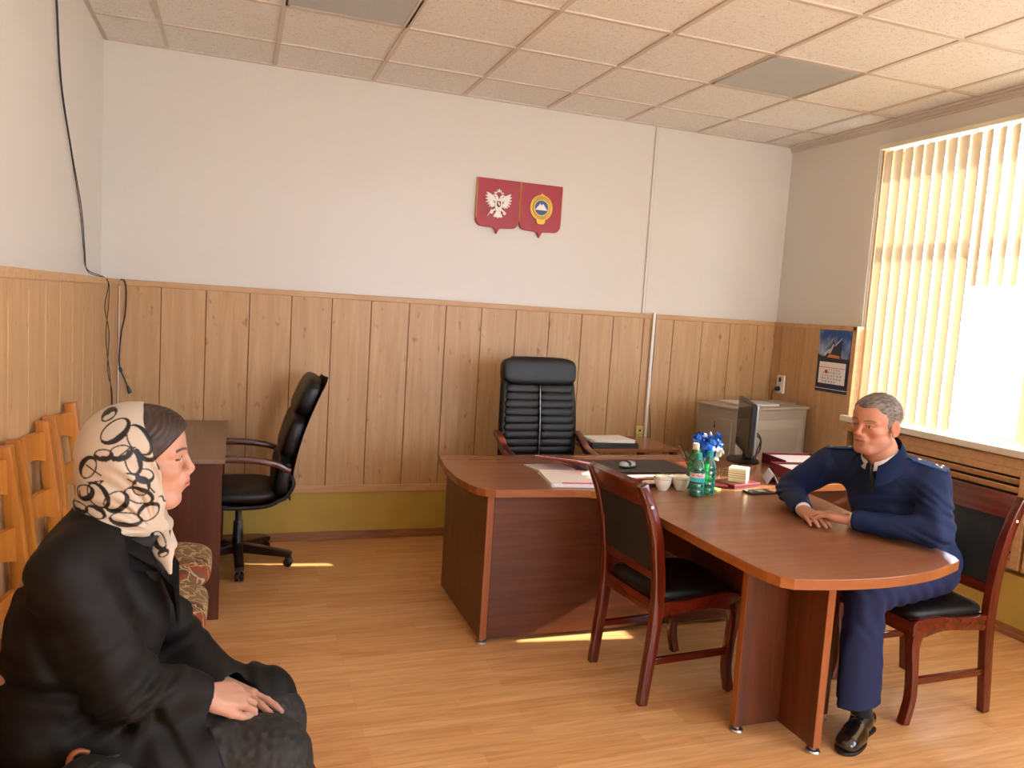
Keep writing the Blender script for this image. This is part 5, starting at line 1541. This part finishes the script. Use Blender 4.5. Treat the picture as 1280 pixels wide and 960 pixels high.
def creases(V, X, Y, Z):   # gathers at the inner elbows and armpits
    n = 0
    for c_, dr, w_ in ((LE, (.3, -.2, 1), .09), (RE, (.2, .3, 1), .09), ((LS+LE)/2, (.5, -.3, .8), .10), (np.array((3.42, -2.66, .80)), (.2, .3, 1), .12)):
        dd = np.sqrt((X-c_[0])**2+(Y-c_[1])**2+(Z-c_[2])**2); q = X*dr[0]+Y*dr[1]+Z*dr[2]
        n = n+np.exp(-(dd/w_)**2)*np.sin(q*150+2*np.sin(q*40))
    return (V+.0058*n).astype(np.float32)
F.func(creases, (3.0, -3.2, .5), (3.9, -2.0, 1.2))
# flat cuffs, open neck, table-side seam
for E_, W_ in ((LE, LW), (RE, RW)):
    dr = (W_-E_)/np.linalg.norm(W_-E_); c_ = W_-dr*.012
    F.cut(c_, dr, lo=W_-.09, hi=W_+.09)
F.cut((3.352, -2.62, 1.072), (-.30, -.02, .95), lo=(3.2, -2.8, 1.0), hi=(3.5, -2.45, 1.13))
F.rc((3.30, -2.64, 1.10), (3.285, -2.66, 1.02), .050, .018, .004, 's')
# front seam groove and pocket lines
F.rc((3.268, -2.668, 1.01), (3.35, -2.70, .72), .0045, None, .003, 's')
P, Q = F.mesh()
link_np('jacket', P, Q, M['navy'], man, MO)
# trousers
F = Field(axis_grid(2.95, 3.80, .005), axis_grid(-3.0, -2.38, .005), axis_grid(.11, .74, .005))
F.rc((3.575, -2.64, .615), (3.52, -2.62, .68), .130, .12, .04, flat=(-.38, .93, 0), f=1.2)
for hip, kn_, an in (((3.58, -2.74, .588), (3.125, -2.835, .560), (3.075, -2.905, .10)), ((3.56, -2.56, .588), (3.14, -2.52, .560), (3.17, -2.50, .10))):
    F.rc(hip, kn_, .098, .080, .04); F.rc(kn_, an, .080, .083, .03, flat=(0, 1, 0), f=.86)
def trfold(V, X, Y, Z):
    c_ = np.array((3.125, -2.835, .560)); dd = np.sqrt((X-c_[0])**2+(Y-c_[1])**2+(Z-c_[2])**2)
    n = np.exp(-(dd/.16)**2)*np.sin((X*.9-Y*.2+Z*.55)*95+1.5*np.sin(Z*30))
    h = np.exp(-((X-3.4)/.2)**2)*np.sin((X*1.0+Z*.9+Y*.3)*80+2*np.sin(Y*25))
    s = smooth(.5-Z, .0, .15)*np.sin(Y*75+X*40+1.3*np.sin(Z*14))
    return (V+.005*n+.004*h+.006*s).astype(np.float32)
F.func(trfold, (2.9, -3.1, .1), (3.9, -2.3, .8))
F.cut((3.08, -2.90, .152), (.25, .05, -1), lo=(2.9, -3.05, .05), hi=(3.3, -2.7, .25)); F.cut((3.17, -2.50, .13), (0, 0, -1), lo=(2.9, -2.7, .05), hi=(3.4, -2.3, .25))
P, Q = F.mesh(); link_np('trousers', P, Q, M['trouser'], man, MO)
# socks and shoes
def shoe(F, heel, toe, wid=.045):
    heel = np.array(heel); toe = np.array(toe); d = toe-heel; d = d/np.linalg.norm(d); n = np.array((-d[1], d[0], 0))
    a = heel
    F.rc(heel+(0, 0, .050), heel+d*.075+(0, 0, .055), .036, .037, .02, flat=tuple(n), f=.92)
    F.rc(heel+d*.08+(0, 0, .068), toe-d*.060+(0, 0, .040), .038, .030, .03, flat=(0, 0, 1), f=.85)
    F.rc(heel+d*.15+(0, 0, .032)+n*.012, toe-d*.042+(0, 0, .028)+n*.008, .034, .028, .03, flat=(0, 0, 1), f=.75)
    F.rc(heel+d*.15+(0, 0, .032)-n*.010, toe-d*.050+(0, 0, .028)-n*.008, .034, .027, .03, flat=(0, 0, 1), f=.75)
    F.rc(heel+d*.035+(0, 0, .07), heel+d*.03+(0, 0, .105), .030, .032, .004)
for hl, tt in (((3.182, -2.856, 0), (2.938, -2.990, 0)), ((3.225, -2.485, 0), (2.985, -2.565, 0))):
    F = Field(axis_grid(2.90, 3.28, .003), axis_grid(min(hl[1], tt[1])-.07, max(hl[1], tt[1])+.07, .003), axis_grid(-.004, .13, .003))
    shoe(F, hl, tt)
    h_ = np.array(hl); d = np.array(tt)-h_; d /= np.linalg.norm(d)
    F.cut((0, 0, .010), (0, 0, -1))
    F.cut(h_+(0, 0, .078), (d[0]*-.30, d[1]*-.30, 1.0))
    P, Q = F.mesh(); so = link_np('shoe', P, Q, M['shoe'], man, MO)
    # sole outline
    n = np.array((-d[1], d[0], 0)); L_ = np.linalg.norm(np.array(tt)-h_)
    prof = [(-.030, 0), (-.022, .028), (0, .036), (.06, .032), (.10, .036), (.15, .047), (L_-.06, .046), (L_-.02, .034), (L_+.002, .012), (L_+.004, 0)]
    pts = prof + [(a, -b) for a, b in prof[::-1][1:-1]]
    pts = spline([(h_[0]+d[0]*a+n[0]*b-MO[0], h_[1]+d[1]*a+n[1]*b-MO[1]) for a, b in pts]+[(h_[0]+d[0]*(-.03)-MO[0], h_[1]+d[1]*(-.03)-MO[1])], 3)[:-1]
    b = MB(); b.prism(pts, .0115, Matrix.Translation((0, 0, .001)), .002, 1); b.build('sole', M['sole'], so)
    b = MB(); tg = [h_+d*(.128+.012*abs(t))+n*t*.037+(0, 0, .0925-.040*abs(t)**2.2) for t in (-1, -.75, -.5, -.2, 0, .2, .5, .75, 1)]
    b.tube([tuple(q-MO) for q in tg], .004, 8, sx=1.0); b.build('shoe_strap', M['shoe'], so, smooth=True)
for an, sh_ in (((3.100, -2.893), (3.118, -2.888)), ((3.175, -2.50), (3.190, -2.496))):
    b = MB(); b.tube([(sh_[0]-MO[0], sh_[1]-MO[1], .060), (sh_[0]-MO[0], sh_[1]-MO[1], .085), (an[0]-MO[0], an[1]-MO[1], .13), (an[0]-MO[0]-.01, an[1]-MO[1]-.005, .20)], [.034, .040, .043, .046], 18); b.build('sock', M['sock'], man, smooth=True)
# shirt collar, cuffs, tie
def V3(p): return Vector((float(p[0]), float(p[1]), float(p[2])))
def collar(name, c_, fwd, r_in, r_out, drop, lift, tip, mat, gap, tilt, parent=man, org=MO, n=34, th=.004):
    """turned-down collar round a neck: back at angle pi, open at the front by 'gap'"""
    fwd = Vector(fwd).normalized(); lf = Vector((0, 0, 1)).cross(fwd).normalized()
    b = MB(); rows = []
    for i in range(n+1):
        a = gap+(2*PI-2*gap)*i/n; t = abs(1-2*i/n)   # t=1 at the front ends, 0 at the back
        dirv = fwd*math.cos(a)+lf*math.sin(a)
        cc = V3(c_)
        topz = lift*(1-t**2)
        e_ = tip*max(0, (t-.55)/.45)**1.5
        p0 = cc+dirv*r_in+Vector((0, 0, topz-.006-tilt*math.cos(a)))
        p1 = cc+dirv*(r_in+.006)+Vector((0, 0, topz+.004-tilt*math.cos(a)))
        mid = cc+dirv*((r_in+r_out)/2+.004+e_*.35)+Vector((0, 0, topz-drop*.42-tilt*math.cos(a)))
        out = cc+dirv*(r_out+e_)+Vector((0, 0, topz*.4-drop-e_*.75-tilt*math.cos(a)))
        rows.append([b.bm.verts.new(p-V3(org)) for p in (p0, p1, mid, out)])
    for r0, r1 in zip(rows[:-1], rows[1:]):
        for j in range(3): b.bm.faces.new((r0[j], r1[j], r1[j+1], r0[j+1]))
    bmesh.ops.solidify(b.bm, geom=list(b.bm.faces), thickness=th)
    return b.build(name, mat, parent, smooth='auto')
fw = (-math.cos(math.radians(20)), -math.sin(math.radians(20)), 0)
collar('shirt_collar', (3.326, -2.628, 1.072), fw, .062, .072, .030, .026, .004, M['shirt'], .22, .030, th=.003)
collar('jacket_collar', (3.338, -2.624, 1.070), fw, .070, .112, .052, .040, .040, M['navy2'], .36, .036, th=.006)
b = MB(); q = V3((3.268, -2.652, 1.018)-MO)
b.tube([q+Vector((.004, .002, .014)), q, q+Vector((-.0, -.006, -.028)), q+Vector((.012, -.006, -.09))], [.013, .010, .008, .018], 12, sx=.8); b.build('tie', M['tie'], man, smooth=True)
for E_, W_ in ((LE, LW), (RE, RW)):
    dr = (W_-E_)/np.linalg.norm(W_-E_); a_, c_ = W_-dr*.03-MO, W_-dr*.003-MO
    b = MB(); b.tube([tuple(a_), tuple(c_)], [.033, .0325], 24); b.build('shirt_cuff', M['shirt'], man, smooth='auto')
dr = (LW-LE)/np.linalg.norm(LW-LE); c_ = LW+dr*.016-MO; u = np.cross(dr, (0, 0, 1)); u /= np.linalg.norm(u); v_ = np.cross(u, dr)
b = MB(); b.tube([tuple(c_+u*.0255*math.cos(a)+v_*(.0215*math.sin(a))) for a in [2*PI*i/28 for i in range(28)]], .0018, 6, closed=True); b.build('bracelet', M['black'], man, smooth=True)
# shoulder boards with stars
def board(a, c, up_, inner):
    a, c = V3(a), V3(c); x_ = (c-a); L_ = x_.length; x_.normalize(); up_ = Vector(up_); up_ = (up_-x_*up_.dot(x_)).normalized(); y_ = up_.cross(x_)
    m = Matrix(((x_.x, y_.x, up_.x, a.x-MO[0]), (x_.y, y_.y, up_.y, a.y-MO[1]), (x_.z, y_.z, up_.z, a.z-MO[2]), (0, 0, 0, 1)))
    hw = .024
    b = MB(); b.prism([(0, -hw*.55), (.018, -hw), (L_, -hw), (L_+.006, -hw*.5), (L_+.006, hw*.5), (L_, hw), (.018, hw), (0, hw*.55)], .006, m, .0015); bd = b.build('shoulder_board', M['navy2'], man)
    b = MB()
    for yy in (-.0105, .0105): b.prism([(.012, yy-.0011), (L_, yy-.0011), (L_, yy+.0011), (.012, yy+.0011)], .0068, m)
    for yy in (-hw, hw): b.prism([(.018, yy-.001), (L_, yy-.001), (L_, yy+.001), (.018, yy+.001)], .0064, m)
    b.build('blue_stripe', M['piping'], bd)
    for sx_, sy_ in ((L_-.022, -.0135), (L_-.022, .0135), (L_-.042, 0), (.040, .0)):
        b = MB(); b.prism([(sx_+(.0085 if k % 2 == 0 else .0038)*math.cos(k*PI/5), sy_+(.0085 if k % 2 == 0 else .0038)*math.sin(k*PI/5)) for k in range(10)], .0105, m, .0008, 1); b.build('star', M['star'], bd)
board((3.400, -2.712, 1.074), (3.478, -2.835, 1.046), (-.02, -.25, 1), 0)
board((3.335, -2.505, 1.074), (3.290, -2.372, 1.052), (-.05, .22, 1), 0)
# chest pocket flap and jacket button
fv = Vector(fw)

# ------------------------------------------------------------------ the woman
WO = np.array((0.42, -3.28, 0.0))
wom = thing('person', 'seated woman in a black coat and a cream headscarf with black loops, in profile', 'person', tuple(WO))
wo, wR, ws = np.array((.565, -3.285, 1.200)), Rz(math.radians(3)) @ Ry(math.radians(-1)), 1.0
wLS, wRS = np.array((.465, -3.12, 1.0)), np.array((.450, -3.435, .995))
wRE, wRW = np.array((.560, -3.475, .765)), np.array((.716, -3.388, .682))
wLE, wLW = np.array((.605, -3.085, .745)), np.array((.742, -3.212, .620))
F = Field(axis_grid(.24, 1.12, .012, [(.60, .90, .0024)]), axis_grid(-3.56, -2.99, .012, [(-3.42, -3.15, .0024)]), axis_grid(-.01, 1.34, .012, [(.54, .70, .0024), (1.06, 1.33, .0024)]))
F.rc((.37, -3.28, .64), (.45, -3.28, .92), .115, .115, .04, flat=(0, 1, 0), f=1.15)
F.rc(wLS, wRS, .045, .045, .04); F.rc((.47, -3.28, .96), (.515, -3.283, 1.07), .07, .05, .04); F.rc((.515, -3.283, 1.05), (.545, -3.285, 1.14), .050, .050, .03)
for S_, E_, W_ in ((wLS, wLE, wLW), (wRS, wRE, wRW)):
    F.rc(S_, E_, .040, .034, .02); F.rc(E_, W_, .033, .0235, .012)
for hip, kn_, an in (((.40, -3.37, .615), (.84, -3.39, .53), (.86, -3.37, .09)), ((.40, -3.19, .615), (.86, -3.18, .53), (.89, -3.19, .09))):
    F.rc(hip, kn_, .07, .05, .03); F.rc(kn_, an, .045, .032, .02); F.rc(an, (an[0]+.10, an[1], .035), .030, .022, .02)
head(F, wo, wR, ws, False)
hand(F, wLW, (.055, -.125, -.018), (.25, .1, 1), +1, [(.10, .30, .25), (.10, .30, .2), (.10, .3, .2), (.12, .3, .2)], .92, .14, (.9, .35, .3)) if 0 else None
# left hand underneath, its fingers pointing right and towards the camera
hand(F, wLW, (.086, -.104, -.012), (.12, .0, 1), -1, [(.06, .16, .16), (.10, .20, .20), (.14, .25, .25), (.20, .35, .3)], 1.0, .13, (.30, .1, .1))
# right hand folded over it, fingers curling down
hand(F, wRW, (.102, .045, -.030), (-.05, -.55, 1), +1, [(.42, .60, .40), (.50, .68, .45), (.58, .75, .5), (.66, .85, .5)], .93, .09, (.4, .25, .2))
P, Q = F.mesh()
link_np('body', P, Q, SKIN, wom, WO, face_colors(P, wo, wR, ws, False))
# hair
F = Field(axis_grid(.46, .70, .0026), axis_grid(-3.39, -3.18, .0026), axis_grid(1.12, 1.34, .0026))
F.frame(wo, wR, ws)
F.ell((-.008, 0, .036), (.1035, .079, .088), .01); F.ell((.036, 0, .050), (.062, .064, .060), .02)
def whair(V, X, Y, Z):
    x = [(X-wo[0])*wR[0, i]+(Y-wo[1])*wR[1, i]+(Z-wo[2])*wR[2, i] for i in range(3)]; x, y, z = x
    line = .006+(x-.030)*1.02 - .010*np.clip(1-np.abs(y)/.02, 0, 1)*0 
    strand = .0011*np.sin((z*.8-x*.6)*520+8*np.sin(y*60))
    return np.maximum(V+strand, ((line-z)*.75).astype(np.float32))
F.func(whair, (.4, -3.5, 1.1), (.8, -3.1, 1.4))
P, Q = F.mesh()
c = np.tile(np.array(lin('33241d')[:3]), (len(P), 1)); c = c*(1+.35*np.clip(vnoise(P*np.array([1.4, .6, 1]), 240, 9), -1, 1)[:, None])
link_np('hair', P, Q, attr_mat('hair_dark', 'Col', .45, bump=.3, bscale=700), wom, WO, np.clip(c, 0, 1))
# headscarf
F = Field(axis_grid(.40, .70, .0019), axis_grid(-3.40, -3.17, .0019), axis_grid(.94, 1.335, .0019))
F.frame(wo, wR, ws)
F.ell((-.012, 0, .034), (.108, .088, .094), .01)
F.rc((-.035, 0, -.005), (-.052, 0, -.110), .092, .080, .04, flat=(0, 1, 0), f=1.02)
F.rc((.000, 0, -.040), (-.002, 0, -.125), .078, .066, .03, flat=(0, 1, 0), f=1.06)
F.rc((.014, 0, -.110), (.030, 0, -.150), .050, .026, .03)
edge = [(-.2, .060), (-.155, .060), (-.11, .050), (-.05, .048), (.01, .034), (.122, .003), (.2, -.02)]
def wfold(V, X, Y, Z):
    x = [(X-wo[0])*wR[0, i]+(Y-wo[1])*wR[1, i]+(Z-wo[2])*wR[2, i] for i in range(3)]; x, y, z = x
    kx, kz = .036, -.150
    dx_, dz_ = x-kx, z-kz
    r_ = np.sqrt(dx_**2+dz_**2)+1e-4; a_ = np.arctan2(dz_, dx_)
    w_ = smooth(r_, .015, .07)*(1-smooth(r_, .13, .24))
    n = .0034*np.sin(a_*13+np.sign(y)*.6+2.2*np.sin(r_*26))*w_
    n = n+.0022*np.sin((z*1.2+x*.5)*95+3*np.sin(x*30))*smooth(-x, .0, .07)*smooth(-z, -.01, .06)
    n = n+.0015*np.sin(a_*31+4*np.sin(r_*20))*w_
    V = V+n
    ez = np.interp(z.ravel(), [e_[0] for e_ in edge], [e_[1] for e_ in edge]).reshape(z.shape) if z.size > 1 else z
    V = np.maximum(V, (x-ez+.003*np.sin(z*90)).astype(np.float32))
    # lower hem sweeping from the nape up to the knot
    hem = -.112-.062*smooth(x, -.13, -.015)+.0*x
    V = np.maximum(V, ((hem-z)*.9).astype(np.float32))
    return V.astype(np.float32)
F.func(wfold, (.3, -3.5, .9), (.8, -3.1, 1.4))
# knot and tails (added after the hem cut)
F.rc((.040, -.022, -.146), (.052, .010, -.152), .017, .015, .008)
F.rc((.044, -.030, -.152), (.048, -.062, -.192), .013, .021, .006, flat=(.3, 1, 0), f=.5)
F.rc((.048, -.062, -.192), (.062, -.078, -.240), .021, .005, .008, flat=(.3, 1, 0), f=.5)
F.rc((.046, .005, -.150), (.062, .012, -.205), .012, .014, .006, flat=(0, 1, 0), f=.5)
F.rc((.032, 0, -.13), (.02, -.02, -.10), .02, .03, .012)
P, Q = F.mesh()
L = (P-wo) @ wR
U, Wv = L[:, 0], L[:, 2]
# outlines of the printed loops: (x, z, half length, half width, tilt, thickness, thick side)
PX = lambda u, v: (-.139+.000349*u+.0000052*v, .1424-.0000025*u-.000394*v)
loops = []
for (u, v, a_, b_, tl, sd_) in [(265, 165, 80, 42, 40, 0), (400, 215, 88, 48, -58, 1), (300, 272, 52, 34, 12, 0), (120, 365, 62, 36, 66, 1), (205, 285, 42, 24, 5, 0), (365, 330, 66, 34, -75, 1), (432, 405, 42, 32, -35, 0),
        (168, 515, 74, 44, -62, 1), (265, 545, 62, 50, 42, 0), (392, 520, 74, 40, -28, 1), (320, 648, 78, 34, -12, 0), (445, 622, 56, 44, 40, 1), (92, 500, 44, 36, 35, 0), (405, 470, 40, 50, 0, 1), (150, 610, 50, 26, -25, 1), (60, 590, 40, 22, -10, 0), (500, 790, 48, 26, -52, 0), (525, 860, 26, 16, 30, 1), (230, 95, 40, 18, 35, 1), (465, 110, 44, 20, 70, 0)]:
    cx_, cz_ = PX(u, v); loops.append((cx_, cz_, a_*.00039, b_*.00039, tl, sd_))
ink = np.zeros(len(P))
for (cx_, cz_, a_, b_, tl, sd_) in loops:
    t_ = math.radians(tl); du, dv = U-cx_, Wv-cz_
    p_ = du*math.cos(t_)+dv*math.sin(t_); q_ = -du*math.sin(t_)+dv*math.cos(t_)
    rr = np.sqrt((p_/a_)**2+(q_/b_)**2)+1e-6
    ang = np.arctan2(q_/b_, p_/a_)
    dist = np.abs(rr-1)*(b_+(a_-b_)*np.abs(np.cos(ang))**2)*.9
    th_ = .0014+.0044*np.clip(np.cos(ang-(PI*.5 if sd_ else -PI*.5))*.6+.4*np.cos(ang*.5+.5), 0, 1)
    ink = np.maximum(ink, 1-smooth(dist, th_-.0006, th_+.0006))
def stroke(pts, ws_):
    global ink
    for (a, b_), wd_ in zip(zip(pts[:-1], pts[1:]), ws_):
        ax_, az_ = a; bx_, bz_ = b_; vx, vz = bx_-ax_, bz_-az_
        t_ = np.clip(((U-ax_)*vx+(Wv-az_)*vz)/(vx*vx+vz*vz), 0, 1)
        d_ = np.hypot(U-ax_-t_*vx, Wv-az_-t_*vz); ink = np.maximum(ink, 1-smooth(d_, wd_-.0005, wd_+.0006))
SK = lambda pts: [PX(*q) for q in pts]
stroke(spline(SK([(385, 270), (420, 310), (455, 322), (500, 312), (524, 285)]), 5), [.0052]*25)
stroke(spline(SK([(495, 230), (470, 185), (462, 150), (468, 130)]), 4), [.0030]*16)
for pts in ([(160, 290), (220, 322), (240, 300)], [(240, 300), (262, 318), (345, 255), (380, 250)], [(492, 335), (508, 380), (522, 378)], [(110, 350), (190, 402)], [(115, 445), (200, 432), (180, 450)], [(330, 385), (350, 388), (400, 408)], [(335, 418), (380, 445)], [(450, 470), (480, 510)], [(505, 545), (520, 540), (530, 575), (560, 580)], [(60, 505), (70, 540), (100, 540)]):
    stroke(SK(pts), [.0015]*5)
c = np.tile(np.array(lin('b6a997')[:3]), (len(P), 1)); c = mixc(c, '15100e', ink)
link_np('headscarf', P, Q, attr_mat('scarf_print', 'Col', .5, spec=.35), wom, WO, c)

# coat
F = Field(axis_grid(.22, 1.02, .0042), axis_grid(-3.60, -2.97, .0042), axis_grid(.42, 1.12, .0042))
F.rc((.425, -3.28, .63), (.470, -3.28, .84), .150, .152, .05, flat=(0, 1, 0), f=1.22)
F.rc((.470, -3.28, .84), (.480, -3.28, .95), .152, .118, .05, flat=(0, 1, 0), f=1.28)
F.rc(wLS+(0, -.02, -.01), wRS+(0, .02, -.01), .070, .072, .05); F.rc((.480, -3.19, 1.02), (.478, -3.37, 1.02), .060, .060, .04)
F.rc((.49, -3.28, 1.0), (.505, -3.283, 1.055), .090, .078, .03)
for S_, E_, W_ in ((wLS, wLE, wLW), (wRS, wRE, wRW)):
    d_ = (W_-E_)/np.linalg.norm(W_-E_)
    F.rc(S_, E_, .074, .064, .03); F.rc(E_, W_-d_*.01, .063, .050, .025)
# skirts of the coat over the thighs
F.rc((.43, -3.38, .615), (.70, -3.43, .560), .125, .098, .05); F.rc((.43, -3.18, .615), (.84, -3.165, .540), .120, .088, .04)
F.rc((.84, -3.165, .54), (.875, -3.14, .44), .084, .078, .03)
F.rc((.68, -3.46, .54), (.70, -3.50, .44), .06, .06, .04)
folds(F, (.2, -3.7, .4), (1.1, -2.9, 1.2), .0030, 26, 4)
def wcrease(V, X, Y, Z):
    n = 0
    for c_, dr, w_, f_q in ((wRE, (-.6, 0, 1), .10, 120), (wLE, (-.5, 0, 1), .09, 120), ((wRS+wRE)/2, (.8, .2, .45), .13, 75), ((wRE+wRW)/2, (.9, .2, -.3), .09, 90), (np.array((.60, -3.45, .60)), (.9, .1, .5), .14, 60), (np.array((.80, -3.17, .57)), (1, 0, .5), .1, 70), (np.array((.38, -3.44, .80)), (.2, .3, 1), .16, 55)):
        dd = np.sqrt((X-c_[0])**2+(Y-c_[1])**2+(Z-c_[2])**2); q = X*dr[0]+Y*dr[1]+Z*dr[2]
        n = n+np.exp(-(dd/w_)**2)*np.sin(q*f_q+2*np.sin(q*33))
    return (V+.0075*n).astype(np.float32)
F.func(wcrease, (.2, -3.7, .4), (1.1, -2.9, 1.2))
for E_, W_ in ((wLE, wLW), (wRE, wRW)):
    dr = (W_-E_)/np.linalg.norm(W_-E_); c_ = W_-dr*.016
    F.cut(c_, dr, lo=W_-.045+np.array((0, -.05, 0)), hi=W_+np.array((.07, .05, .075))) if 0 else None
P0 = F.V.copy()
# sleeves cut square at the wrists, without touching the lap
for E_, W_ in ((wLE, wLW), (wRE, wRW)):
    dr = (W_-E_)/np.linalg.norm(W_-E_); c_ = W_-dr*.014
    F.rc(c_+dr*.040, c_+dr*.070, .050, .056, .002, 's')
    F.rc(c_+dr*.022, c_+dr*.03, .036, .036, .002, 's')
F.cut(wRW-(wRW-wRE)/np.linalg.norm(wRW-wRE)*.010, (wRW-wRE), lo=(.665, -3.47, .634), hi=(.80, -3.325, .76))
# wedge open at the front: lapel line and lace skirt showing
F.cut((.735, -3.40, .58), (.93, .22, .25), lo=(.60, -3.60, .40), hi=(1.0, -3.262, .66))
F.rc((.575, -3.283, 1.10), (.61, -3.283, .98), .055, .022, .004, 's')
P, Q = F.mesh(); link_np('coat', P, Q, M['coat'], wom, WO)
# collar and lapels
fwW = (1, .03, 0)
collar('coat_collar', (.500, -3.283, 1.042), fwW, .083, .112, .050, .016, .03, M['lapel'], .62, .006, wom, WO, th=.006)
for s in (-1, 1):
    b = MB()
    pts = [(.565, s*.050, 1.030), (.535, s*.098, 1.020), (.600, s*.110, .985), (.602, s*.095, .972), (.632, s*.085, .93), (.640, s*.020, .80), (.628, s*.012, .86), (.606, s*.022, .95)]
    vs = [b.bm.verts.new((p[0]+.012-WO[0], p[1]-3.283-WO[1], p[2])) for p in pts]
    for q in [(0, 1, 2, 3, 7), (7, 3, 4, 6), (6, 4, 5)]:
        b.bm.faces.new([vs[i] for i in (q if s > 0 else q[::-1])])
    bmesh.ops.solidify(b.bm, geom=list(b.bm.faces), thickness=.007)
    b.build('lapel', M['lapel'], wom)
b = MB(); b.tube(spline([(.50-WO[0], -3.283-WO[1], .80), (.545-WO[0], -3.283-WO[1], .95), (.555-WO[0], -3.283-WO[1], 1.04)], 4), .075, 20); b.build('black_top', M['cardigan'], wom, smooth=True)
# lace skirt
F = Field(axis_grid(.50, 1.04, .0045), axis_grid(-3.56, -3.02, .0045), axis_grid(.10, .66, .0045))
F.rc((.58, -3.37, .585), (.855, -3.385, .512), .085, .090, .04); F.rc((.60, -3.20, .58), (.865, -3.20, .510), .080, .080, .05)
F.rc((.855, -3.385, .512), (.905, -3.37, .16), .088, .105, .04); F.rc((.865, -3.20, .50), (.90, -3.20, .16), .080, .100, .04)
def skf(V, X, Y, Z):
    return (V+.006*smooth(.5-Z, 0, .2)*np.sin(Y*70+X*20+np.sin(Z*12))+.002*np.sin(X*160+3*np.sin(Y*60))*np.sin(Y*150+2*np.sin(X*70))).astype(np.float32)
F.func(skf, (.4, -3.7, 0), (1.1, -2.9, .7)); F.cut((0, 0, .15), (0, 0, -1))
P, Q = F.mesh(); sk = link_np('lace_skirt', P, Q, M['lace'], wom, WO)
b = MB()   # scalloped lace edging at the front of the knees
pts = []
for k in range(26):
    t = k/25; y = -3.475+.30*t; pts.append((.935+.012*math.sin(t*PI)+.006*math.sin(k*2.3), y, .495-.02*t+(.006 if k % 2 else -.004)))
rows = [[b.bm.verts.new((x-.035-WO[0], y-WO[1], z+.036)), b.bm.verts.new((x-WO[0], y-WO[1], z+.004)), b.bm.verts.new((x+.018*(1 if i % 2 else .3)-WO[0], y-WO[1], z-.03-(.012 if i % 2 else 0)))] for i, (x, y, z) in enumerate(pts)]
for r0, r1 in zip(rows[:-1], rows[1:]):
    for j in range(2): b.bm.faces.new((r0[j], r1[j], r1[j+1], r0[j+1]))
bmesh.ops.solidify(b.bm, geom=list(b.bm.faces), thickness=.003)
b.build('lace_edging', M['lace'], sk, smooth=False)
for y_ in (-3.37, -3.19):
    F = Field(axis_grid(.80, 1.10, .004), axis_grid(y_-.07, y_+.07, .004), axis_grid(-.004, .13, .004))
    shoe(F, (.86, y_, 0), (1.06, y_-.01, 0)); F.cut((0, 0, .004), (0, 0, -1)); F.cut((.86, y_, .09), (.3, 0, 1))
    P, Q = F.mesh(); link_np('shoe', P, Q, M['shoe'], wom, WO)
SKY, SUN, EXPO = 11.0, 17.0, 0.52
# ================================================================== LIGHT, SKY, CAMERA
sc = bpy.context.scene
w = bpy.data.worlds.new('World'); sc.world = w; w.use_nodes = True
bg = w.node_tree.nodes['Background']; bg.inputs['Color'].default_value = lin('dde7ff'); bg.inputs['Strength'].default_value = SKY
sun = bpy.data.lights.new('sun', 'SUN'); sun.energy = SUN; sun.angle = math.radians(0.6); sun.color = (1.0, .90, .76)
so = bpy.data.objects.new('sun', sun); C.objects.link(so)
az, el = math.radians(7.0), math.radians(26)
d = Vector((-math.cos(el)*math.cos(az), math.cos(el)*math.sin(az), -math.sin(el)))   # travel direction
so.rotation_euler = d.to_track_quat('-Z', 'Y').to_euler(); so.location = (12, -6, 9)
cam = bpy.data.cameras.new('camera'); co = bpy.data.objects.new('camera', cam); C.objects.link(co)
yaw, pitch, roll, fpx = 0.34367, -0.09481, 0.06334, 974.70
fwd = Vector((math.sin(yaw)*math.cos(pitch), math.cos(yaw)*math.cos(pitch), math.sin(pitch)))
rt = Vector((math.cos(yaw), -math.sin(yaw), 0)); up = rt.cross(fwd)
r2 = rt*math.cos(roll)+up*math.sin(roll); u2 = -rt*math.sin(roll)+up*math.cos(roll)
m = Matrix(((r2.x, u2.x, -fwd.x, 0.75636), (r2.y, u2.y, -fwd.y, -5.16602), (r2.z, u2.z, -fwd.z, 1.58115), (0, 0, 0, 1)))
co.matrix_world = m
cam.sensor_fit = 'HORIZONTAL'; cam.sensor_width = 36; cam.lens = fpx/1280*36; cam.clip_start = 0.02
sc.camera = co
sc.view_settings.view_transform = 'Standard'; sc.view_settings.look = 'None'; sc.view_settings.gamma = 1.0
sc.view_settings.use_curve_mapping = False
sc.view_settings.exposure = EXPO
sc.cycles.max_bounces = 8; sc.cycles.diffuse_bounces = 5; sc.cycles.glossy_bounces = 4; sc.cycles.transmission_bounces = 8; sc.cycles.transparent_max_bounces = 12
sc.cycles.sample_clamp_indirect = 6.0
